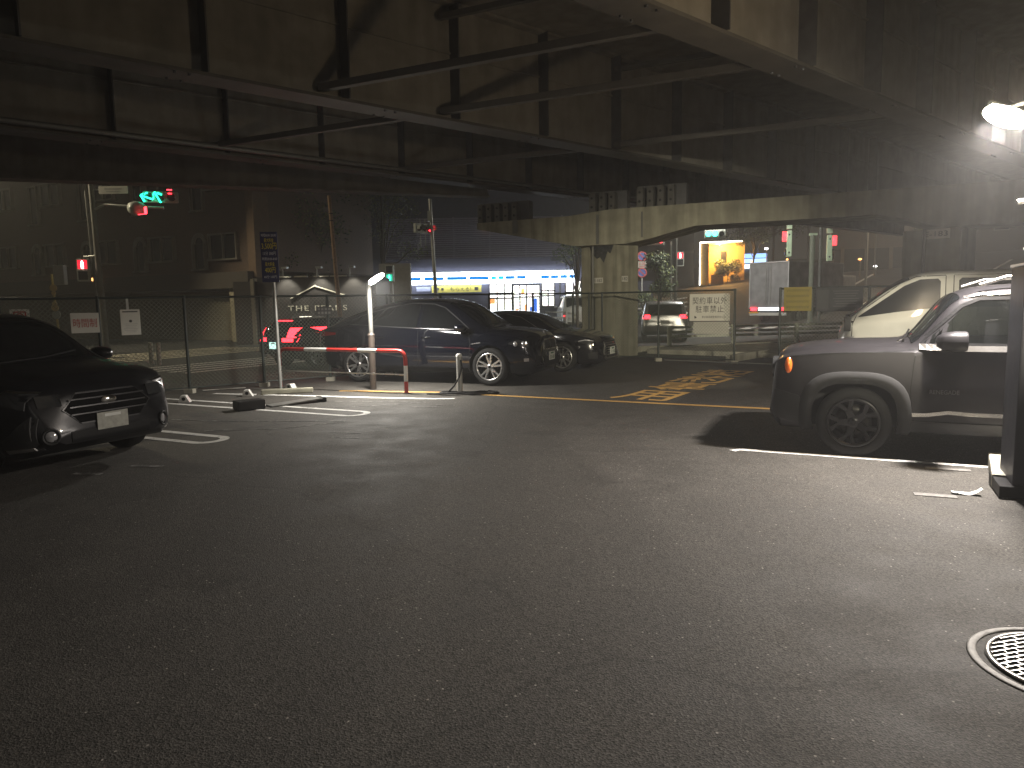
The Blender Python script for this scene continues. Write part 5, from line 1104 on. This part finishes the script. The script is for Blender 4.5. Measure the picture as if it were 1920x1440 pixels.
for sd in (-1, 1):
    X.side('side_window', GLASS, xr_, [(-.02, 1.115), (.55, 1.095), (.98, 1.085)], [(-.02, 1.58), (.20, 1.56), (.42, 1.485), (.98, 1.09)], .003, sd)
    X.side('side_window', GLASS, xr_, [(-1.25, 1.16), (-.10, 1.12)], [(-1.25, 1.40), (-.8, 1.50), (-.3, 1.575), (-.10, 1.58)], .003, sd)
    X.side('quarter_window', GLASS, xr_, [(-1.80, 1.205), (-1.30, 1.16)], [(-1.80, 1.225), (-1.30, 1.385)], .003, sd)
    X.strip('window_trim', mat('dark_chrome', (.35, .35, .36), .25, .9), xr_, [(-1.85, 1.215), (-1.25, 1.42), (-.8, 1.52), (-.3, 1.597), (.20, 1.575), (.44, 1.50), (1.03, 1.085)], .016, .008, sd)
    X.strip('waist_trim', mat('dark_chrome', (.35, .35, .36), .25, .9), xr_, [(-1.8, 1.195), (-.1, 1.105), (1.0, 1.07)], .012, .008, sd)
    shut(X, xr_, [(1.05, .36), (1.08, .80), (1.03, 1.05)], sd); shut(X, xr_, [(-.06, .36), (-.06, 1.10)], sd); shut(X, xr_, [(-.98, .80), (-1.15, 1.14)], sd); shut(X, xr_, [(-.95, .36), (1.05, .36)], sd)
    for x in (.12, -.95): handle(X, xr_, x, .93, PBLUE, sd)
    mirror(xr_, .93, sd * .94, 1.11, PBLUE, sd, 1.0)
    X.strip('side_vent', mat('dark_chrome', (.35, .35, .36), .25, .9), xr_, [(1.10, .80), (1.30, .83)], .02, .010, sd)
    X.side('sill_cladding', BLACK, xr_, [(-1.0, .25), (1.02, .25)], [(-1.0, .34), (1.02, .34)], .008, sd, 2)
    X.side('headlight', LENSD, xr_, [(1.86, .80), (2.22, .73)], [(1.86, .83), (2.02, .88), (2.22, .84)], .006, sd)
    m = MB()
    for q in (1.98, 2.12): m.lathe([(0, .02), (.045, .008), (.05, 0)], 14, 'y', (q, X.ys(q, .80) - .0, .80), close=False)
    hh = m.build('headlight_lens', LENS, xr_); hh.scale = (1, sd, 1)
    X.side('tail_lamp', mat('dark_red_lens', (.20, .012, .012), .12, coat=1), xr_, [(-2.45, .93), (-1.98, .98)], [(-2.45, 1.06), (-1.98, 1.02)], .006, sd)
    X.side('fog_lamp', LENS, xr_, [(2.14, .47), (2.22, .47)], [(2.14, .53), (2.22, .53)], .008, sd)
for y in (-.17, .17):
    X.front('kidney_grille', CHROME, xr_, [(y - .145, .66), (y + .145, .66)], [(y - .15, .87), (y + .15, .87)], .010)
    X.front('grille_mesh', BLACK, xr_, [(y - .125, .68), (y + .125, .68)], [(y - .13, .85), (y + .13, .85)], .016)
m = MB(); m.cyl((2.25, 0, .985), (2.262, 0, .992), .042, n=20); m.build('emblem', LENS, xr_)
X.front('bumper_intake', BLACK, xr_, [(-.42, .34), (.42, .34)], [(-.5, .54), (.5, .54)], .008)
X.front('bumper_intake', BLACK, xr_, [(-.72, .36), (-.5, .36)], [(-.72, .58), (-.5, .54)], .008); X.front('bumper_intake', BLACK, xr_, [(.5, .36), (.72, .36)], [(.5, .54), (.72, .58)], .008)
plate_on(X, xr_, 0, .53, '21-83')
wiper(X, xr_, [(1.40, -.5, 1.15), (1.36, .0, 1.17), (1.28, .42, 1.20)])
for x in (1.4665, -1.4665):
    for sd in (1, -1): wheel(xr_, x, sd * .845, .366, .366, .258, ('double5', ALLOY, .35 if x > 0 else 1.0), .26)

# ---- black hatchback-coupe behind it
PBLK = mat('black_car_paint', (.010, .010, .012), .14, .2, coat=1, var=.02)
ar = root('parked_car', 'low black car with barred chrome grille parked against the concrete column', 'car', (.224, 17.49, 0), -25)
A = Car(dict(top=[(-2.42, .70), (-2.40, .95), (-2.3, 1.02), (-1.9, 1.12), (-1.2, 1.29), (-.4, 1.385), (.1, 1.375), (.42, 1.31), (1.16, .985), (1.28, .955), (1.7, .905), (2.05, .83), (2.2, .75), (2.27, .62), (2.30, .40)],
    belt=[(-2.42, .66), (-2.3, .94), (-1.5, .97), (0, .90), (1.2, .87), (1.8, .80), (2.1, .71), (2.30, .36)],
    half=[(-2.42, .70), (-2.2, .86), (-1.4, .925), (1.4, .925), (1.8, .90), (2.08, .82), (2.22, .72), (2.30, .58)],
    sill=[(-2.42, .45), (-2.1, .24), (-1.6, .19), (1.7, .18), (2.1, .18), (2.30, .26)], roofw=[(-2.42, .5), (-1.2, .60), (0, .60), (.4, .6), (1.2, .68), (1.5, .69), (2.0, .62), (2.3, .4)],
    drop=[(-2.5, .06), (-1, .08), (.4, .08), (1.2, .05), (2.3, .05)], shoulder=.04, tuck=.06, crease=.3))
A.body('body', PBLK, ar, [(1.4125, .335, .375), (-1.4125, .335, .375)]); A.screen('windscreen', GLASS, ar, .40, 1.18, A.i5 + 1)
for sd in (-1, 1):
    A.side('side_window', GLASS, ar, [(-1.5, 1.0), (0, .945), (.88, .915)], [(-1.5, 1.08), (-.7, 1.27), (-.1, 1.295), (.3, 1.22), (.88, .92)], .003, sd); A.strip('window_trim', CHROME, ar, [(-1.5, 1.10), (-.7, 1.285), (-.1, 1.31), (.3, 1.235), (.92, .915)], .016, .008, sd)
    shut(A, ar, [(1.0, .3), (1.0, .88)], sd); mirror(ar, .78, sd * .88, .955, PBLK, sd, .95)
    A.side('headlight', LENSD, ar, [(1.80, .66), (2.12, .60)], [(1.80, .69), (1.95, .73), (2.12, .70)], .006, sd); A.strip('headlight_brow', LENS, ar, [(1.80, .695), (1.95, .725), (2.11, .70)], .02, .012, sd)
    A.side('fog_intake', BLACK, ar, [(2.02, .30), (2.20, .30)], [(2.02, .42), (2.20, .46)], .006, sd)
A.front('grille', BLACK, ar, [(-.36, .32), (.36, .32)], [(-.44, .68), (.44, .68)], .008)
for k in range(6): A.front('grille_bar', CHROME, ar, [(-.37 - .010 * k, .37 + k * .052), (.37 + .010 * k, .37 + k * .052)], [(-.37 - .010 * k, .382 + k * .052), (.37 + .010 * k, .382 + k * .052)], .016, 1, skirt=.006)
A.front('grille_badge', REDT, ar, [(.10, .615), (.18, .615)], [(.10, .635), (.18, .635)], .020, 1, skirt=.004)
plate_on(A, ar, 0, .45, '・・18')
for x in (1.4125, -1.4125):
    for sd in (1, -1): wheel(ar, x, sd * .80, .335, .335, .238, ('ten', ALLOY, .1), .235)

# ---- dark crossover at left
sr = root('parked_car', 'black crossover car cut by the left edge showing its front and blank plate', 'car', (-6.04, 8.10, 0), -25.5)
Sb = Car(dict(top=[(-2.23, .75), (-2.2, 1.1), (-2.05, 1.35), (-1.8, 1.50), (-.8, 1.585), (0, 1.575), (.40, 1.51), (1.18, 1.10), (1.28, 1.06), (1.65, 1.03), (1.98, .97), (2.12, .88), (2.20, .72), (2.245, .45)],
    belt=[(-2.23, .75), (-2.1, 1.02), (-1, 1.03), (.5, .99), (1.3, .97), (1.8, .91), (2.05, .82), (2.245, .42)],
    half=[(-2.23, .70), (-2.1, .84), (-1.4, .895), (1.4, .90), (1.8, .88), (2.0, .82), (2.15, .72), (2.245, .58)],
    sill=[(-2.23, .45), (-1.9, .28), (1.7, .24), (2.05, .23), (2.245, .33)], roofw=[(-2.23, .5), (-1.6, .62), (0, .62), (.4, .61), (1.2, .68), (1.5, .70), (1.95, .62), (2.245, .42)],
    drop=[(-2.3, .06), (-1, .08), (.4, .08), (1.2, .055), (2.245, .05)], shoulder=.035, tuck=.05, crease=.3))
PNAV = mat('black_blue_paint', (.007, .007, .009), .3, .1, coat=.15, spec=.3, var=.02)
Sb.body('body', PNAV, sr, [(1.335, .345, .40), (-1.335, .345, .40)]); Sb.screen('windscreen', GLASS, sr, .38, 1.20, Sb.i5 + 1)
CLAD = mat('black_cladding', (.022, .022, .023), .6)
for sd in (-1, 1):
    Sb.side('side_window', GLASS, sr, [(-1.5, 1.09), (.9, 1.035)], [(-1.5, 1.38), (-.6, 1.48), (.05, 1.46), (.9, 1.04)], .003, sd); mirror(sr, .80, sd * .87, 1.07, PNAV, sd, 1.05); shut(Sb, sr, [(.95, .35), (.95, .98)], sd)
    for xw in (1.335, -1.335): Sb.arch(CLAD, sr, xw, .345, .40, .07, sd, -14, 194, .02)
    Sb.side('headlight', LENS if sd > 0 else LENSD, sr, [(1.84, .76), (2.10, .68)], [(1.84, .80), (1.96, .86), (2.10, .82)], .006, sd); Sb.strip('headlight_brow', CHROME, sr, [(1.84, .81), (1.96, .865), (2.10, .83)], .014, .012, sd)  # left headlight gets the paler lens: floodlight on it put into the material
    Sb.front('headlight_inner', LENSD, sr, [(min(sd * .46, sd * .66), .69), (max(sd * .46, sd * .66), .69)], [(min(sd * .46, sd * .66), .80), (max(sd * .46, sd * .66), .80)], .010)
    Sb.side('bumper_corner', LENS if sd > 0 else CLAD, sr, [(1.96, .40), (2.14, .40)], [(1.96, .43), (2.14, .62)], .014, sd); Sb.side('fog_pod', CLAD, sr, [(1.9, .28), (2.17, .30)], [(1.9, .40), (2.17, .60)], .010, sd)  # left corner likewise paler, for its lit look
    Sb.side('corner_strip', ALLOY, sr, [(1.92, .275), (2.14, .30)], [(1.92, .31), (2.14, .33)], .018, sd)
    yy = sd * .60; m = MB(); m.lathe([(.055, 0), (.075, .02), (.08, 0), (.06, -.02)], 20, 'y', close=True); q = m.build('fog_ring', CLAD, sr, (Sb.xs(yy, .42) - .0, yy, .42), -90 + sd * 25)
    m = MB(); m.lathe([(0, .012), (.045, .006), (.05, 0)], 16, 'y', close=False); m.build('fog_lens', LENS, q)
def hexa(y0, y1, z0, z1, off, mt, nm, c=.25):
    h = z1 - z0; Sb.front(nm, mt, sr, [(y0, (z0 + z1) / 2 - .001), (y0 + h * c * 2, z0), (y1 - h * c * 2, z0), (y1, (z0 + z1) / 2 - .001)], [(y0, (z0 + z1) / 2 + .001), (y0 + h * c * 2, z1), (y1 - h * c * 2, z1), (y1, (z0 + z1) / 2 + .001)], off)
hexa(-.47, .47, .50, .80, .010, mat('smoked_trim', (.03, .03, .032), .35, .2), 'grille_frame', .28); hexa(-.45, .45, .515, .785, .016, mat('grille_mesh', (.006, .006, .0065), .8, spec=.06, bump=.6, bscale=90), 'grille')
for z in (.59, .66, .73): Sb.front('grille_bar', mat('smoked_trim', (.03, .03, .032), .35, .2), sr, [(-.40, z), (.40, z)], [(-.40, z + .012), (.40, z + .012)], .024, 1, skirt=.008)
m = MB(); m.lathe([(0, .014), (.045, .010), (.06, 0)], 20, 'y', close=False); e = m.build('emblem', CHROME, sr, (Sb.xs(0, .70) + .02, 0, .70), -90); e.scale = (1.35, 1, .75)
Sb.front('bumper_intake', BLACK, sr, [(-.46, .32), (.46, .32)], [(-.42, .44), (.42, .44)], .010); plate_on(Sb, sr, 0, .50, '', mat('dull_plate', (.34, .34, .30), .5, var=.2, scale=20))
wiper(Sb, sr, [(1.28, -.5, 1.075), (1.24, .0, 1.10), (1.15, .40, 1.15)])
m = MB()
for k in range(5): m.tube([(.95 + .05 * k, -.45 + .12 * k, 1.20), (.98 + .05 * k, -.40 + .12 * k, 1.22)], .012, 5)
for x in (1.335, -1.335):
    for sd in (1, -1): wheel(sr, x, sd * .775, .345, .345, .225, ('vee5', ALLOYD, .4), .225)

# ---- white van behind the off-roader
vr = root('parked_van', 'white one-box van parked behind the grey off-roader', 'van', (7.66, 12.05, 0), 154.5)
VGLASS = mat('van_glass', (.012, .013, .014), .22, spec=.4, var=0)
PVAN = mat('white_van_paint', (.56, .56, .53), .3, coat=.5, var=.03)
V = Car(dict(top=[(-2.70, .8), (-2.68, 1.5), (-2.6, 1.88), (-2.4, 1.96), (-1, 1.985), (.2, 1.985), (.72, 1.96), (1.0, 1.87), (1.78, 1.28), (1.88, 1.19), (1.96, 1.04), (2.0, .85), (2.02, .45)],
    belt=[(-2.7, .8), (-2.5, 1.2), (.5, 1.2), (1.6, 1.14), (1.85, 1.02), (1.97, .85), (2.02, .42)], half=[(-2.7, .70), (-2.5, .82), (-2, .845), (1.4, .845), (1.75, .815), (1.9, .76), (1.98, .69), (2.02, .58)],
    sill=[(-2.7, .4), (-2.3, .28), (1.7, .26), (2.0, .32)], roofw=[(-2.7, .6), (-2, .71), (.6, .715), (1.0, .71), (1.7, .70), (1.85, .62), (2.0, .45)], drop=[(-2.7, .08), (.7, .09), (1.7, .06), (2, .05)], shoulder=.02, tuck=.04, crease=.3))
V.body('body', PVAN, vr, [(1.285, .32, .37), (-1.285, .32, .37)]); V.screen('windscreen', VGLASS, vr, .95, 1.80, V.i5 + 1)
for sd in (1, -1):
    V.side('side_window', VGLASS, vr, [(.51, 1.385), (1.1, 1.32), (1.68, 1.235)], [(.51, 1.80), (.55, 1.845), (.80, 1.835), (1.02, 1.74), (1.68, 1.25)], .004, sd)
    V.side('side_window', VGLASS, vr, [(-1.5, 1.39), (.26, 1.39)], [(-1.5, 1.83), (.22, 1.85), (.26, 1.81)], .004, sd); V.side('side_window', VGLASS, vr, [(-2.5, 1.39), (-1.6, 1.39)], [(-2.5, 1.78), (-1.6, 1.83)], .004, sd)
    shut(V, vr, [(.44, .35), (.44, 1.89)], sd, .012); shut(V, vr, [(.33, .35), (.33, 1.89)], sd, .012); shut(V, vr, [(1.78, .55), (1.77, 1.12), (1.70, 1.29), (1.06, 1.79), (.85, 1.885), (.44, 1.895)], sd, .012); shut(V, vr, [(-2.5, 1.89), (.33, 1.895)], sd, .01)
    m = MB(); m.box((1.84, sd * .93, 1.13), (.11, .16, .24)); m.bar((1.76, sd * .74, 1.16), (1.83, sd * .90, 1.16), .03, .03); m.build('mirror', BLACK, vr, bevel=.02)
    V.side('headlight', LENS, vr, [(1.74, .74), (1.95, .74)], [(1.74, .92), (1.95, .90)], .006, sd); handle(V, vr, .60, 1.08, BLACK, sd)
    for x in (1.285, -1.285): wheel(vr, x, sd * .72, .32, .32, .19, ('ten', ALLOY, .1), .2)
V.front('grille', BLACK, vr, [(-.45, .70), (.45, .70)], [(-.45, .88), (.45, .88)], .008); plate_on(V, vr, 0, .50, '')
wiper(V, vr, [(1.84, -.5, 1.27), (1.78, 0, 1.32), (1.72, .35, 1.37)])

# ---- traffic on the streets
def simple_car(name, label, cat, loc, rz, paint, L, Wd, H, hoodz, wb, cab, tail='lamps', plate_m=None, lit=True, r=.31):
    o = root(name, label, cat, loc, rz); h = Wd / 2; xr, xf = -L / 2, L / 2; rf, cw = cab
    top = [(xr, .6), (xr + .03, hoodz + .05), (xr + .10, hoodz + .2), (xr + .32, H - .10), (xr + .55, H - .02), (xr + L * .35, H), (rf, H - .05), (cw, hoodz + .02), (cw + .12, hoodz), (xf - .2, hoodz - .12), (xf - .06, hoodz - .25), (xf, .45)]
    c = Car(dict(top=top, belt=[(xr, .6), (xr + .15, hoodz - .02), (cw, hoodz - .06), (xf - .2, hoodz - .2), (xf, .42)], half=[(xr, h - .12), (xr + .15, h - .03), (xr + .4, h), (xf - .5, h), (xf - .15, h - .1), (xf, h - .25)],
        sill=[(xr, .38), (xr + .3, .24), (xf - .3, .22), (xf, .3)], roofw=[(xr, h - .3), (xr + .5, h - .17), (rf, h - .18), (cw, h - .16), (xf, h - .4)], drop=[(xr, .06), (xf, .06)], shoulder=.03, tuck=.05))
    c.body('body', paint, o, [(wb / 2, r, r + .05), (-wb / 2, r, r + .05)]); c.screen('windscreen', GLASS, o, rf, cw, c.i5 + 1)
    z0, z1 = hoodz + .06, H - .14
    c.front('rear_window', GLASS, o, [(-h + .22, z0), (h - .22, z0)], [(-h + .26, z1), (h - .26, z1)], .006, fr=False)
    for sd in (1, -1):
        c.side('side_window', GLASS, o, [(xr + .45, z0), (cw - .3, z0)], [(xr + .55, z1 - .03), (rf - .1, z1 - .02), (cw - .3, z0 + .02)], .004, sd)
        for x in (wb / 2, -wb / 2): wheel(o, x, sd * (h - .11), r, r, r - .11, ('ten', ALLOY, .1), .19)
        mirror(o, cw - .2, sd * (h - .02), hoodz + .06, paint, sd, .9)
    return o, c
so, sc = simple_car('moving_car', 'silver hatchback driving away with red tail lamps lit beyond the column', 'car', (6.15, 29.2, 0), 80, mat('silver_paint', (.42, .42, .42), .3, .6, coat=.6), 4.3, 1.75, 1.52, .93, 2.6, (.55, 1.35))
for sd in (1, -1): sc.front('tail_lamp', G_TAIL, so, [(min(sd * .55, sd * .82), .86), (max(sd * .55, sd * .82), .86)], [(min(sd * .55, sd * .82), 1.0), (max(sd * .55, sd * .82), 1.0)], .012, fr=False)
plate_on(sc, so, 0, .72, '', fr=False); sc.front('rear_bumper', mat('silver_paint', (.42, .42, .42), .3), so, [(-.7, .40), (.7, .40)], [(-.7, .60), (.7, .60)], .03, fr=False)
to, tc_ = simple_car('moving_car', 'dark blue car with tall red tail lamps driving past behind the fence', 'car', (-4.75, 19.6, 0), 52, mat('dark_blue_taxi_paint', (.012, .014, .045), .25, .2, coat=.8), 3.9, 1.55, 1.29, .84, 2.4, (.40, 1.2))
for sd in (1, -1):
    a_, b_ = min(sd * .34, sd * .74), max(sd * .34, sd * .74); tc_.front('tail_lamp', G_TAIL, to, [(a_, .70), (b_, .70)], [(a_, .79), (b_, .79)], .012, fr=False)
    a_, b_ = min(sd * .52, sd * .72), max(sd * .52, sd * .72); tc_.front('tail_lamp', G_TAIL, to, [(a_, .80), (b_, .80)], [(a_, 1.04), (b_, 1.04)], .016, fr=False)
plate_on(tc_, to, 0, .60, '', glow('plate_glow', (.6, .95, .85), .8), fr=False); tc_.front('brake_light', G_TAIL, to, [(-.28, 1.20), (.28, 1.20)], [(-.28, 1.22), (.28, 1.22)], .012, fr=False)  # plate glows itself in place of light falling on it
ko, kc = simple_car('parked_van', 'small white van with yellow plate seen from behind at the shop', 'van', (3.55, 42.2, 0), 92, PVAN, 3.4, 1.48, 1.90, 1.15, 2.4, (1.0, 1.45), r=.28)
for sd in (1, -1): kc.front('tail_lamp', glow('dim_tail', (1, .05, .06), 1.4), ko, [(min(sd * .48, sd * .66), .62), (max(sd * .48, sd * .66), .62)], [(min(sd * .48, sd * .66), .78), (max(sd * .48, sd * .66), .78)], .012, fr=False)
kx = plate_on(kc, ko, 0, .66, '', PLATEY, fr=False)
# box truck
tr = root('box_truck', 'grey box truck with lit rear bumper and orange corner lamps on the crossing', 'truck', (13.75, 38.6, hz(13.5, 38.5)), 41)
BOXG = mat('truck_box', (.27, .265, .275), .5, var=.30, scale=2.2); 
part('cargo_box', BOXG, tr, ((3.1, 0, 2.05), (6.2, 2.25, 2.45)), bevel=.03); part('rear_frame', mat('truck_frame', (.55, .55, .56), .5), tr, ((-.02, 1.10, 2.05), (.05, .06, 2.45)), ((-.02, -1.10, 2.05), (.05, .06, 2.45)), ((-.02, 0, 3.25), (.05, 2.2, .06)))
for y in (.55, -.55): d_ = part('rear_door', BOXG, tr, ((-.035, y, 2.02), (.03, 1.05, 2.3))); m = MB(); m.cyl((-.07, y * .25, .95), (-.07, y * .25, 3.1), .018, n=8); m.build('lock_bar', GALV, d_)
part('chassis', BLACK, tr, ((3.4, 0, .7), (6.6, .9, .25))); part('cab', mat('truck_cab', (.5, .5, .5), .4, coat=.5), tr, ((7.2, 0, 1.55), (1.7, 2.1, 2.1)), bevel=.12); 
part('rear_bumper', WHITE, tr, ((-.05, 0, .52), (.1, 2.1, .16))); part('glow_strip', glow('bumper_glow', (.9, .95, 1), 1.6), tr, ((-.06, -.1, .78), (.04, 1.3, .16)))  # brightly lit bumper drawn as a strip that glows itself
part('tail_lamp', G_TAIL, tr, ((-.08, .82, .78), (.04, .34, .16))); part('tail_lamp', G_TAIL, tr, ((-.08, -.92, .78), (.04, .22, .16))); part('warning_stripe', mat('amber_stripe', (.85, .45, .06), .4), tr, ((-.11, .80, .60), (.02, .55, .08)))
for y in (1.02, -1.02): m = MB(); m.lathe([(0, -.06), (.06, 0), (0, .06)], 10, 'z', (-.05, y, 3.34), close=False); m.build('marker_lamp', G_AMB, tr)
for x in (1.3, 6.9):
    for sd in (1, -1): wheel(tr, x, sd * .92, .4, .4, .24, ('ten', GALV, .1), .26)
for x in (.6, 2.0, 3.4, 4.8): m = MB(); m.lathe([(0, .02), (.05, .01), (.05, 0)], 10, 'y', (0, 0, 0), close=False); q = m.build('side_marker', WHITE, tr, (x, -1.13, 1.3 + .12 * x), 180)

# ------------------------------------------------------------------ thin even haze added for lens glare: lifts blacks, glows round lamps
m = MB(); m.box((0, 55, 11.4), (430, 310, 25.2)); hzb = m.build('haze', None)
hm = bpy.data.materials.new('haze'); hm.use_nodes = True; hm.node_tree.nodes.clear()
vo = hm.node_tree.nodes.new('ShaderNodeVolumePrincipled'); ho = hm.node_tree.nodes.new('ShaderNodeOutputMaterial'); hm.node_tree.links.new(vo.outputs[0], ho.inputs['Volume'])
vo.inputs['Color'].default_value = (.9, .9, .9, 1); vo.inputs['Density'].default_value = .0038; vo.inputs['Anisotropy'].default_value = .2
hzb.data.materials.append(hm); hzb['kind'] = 'stuff'
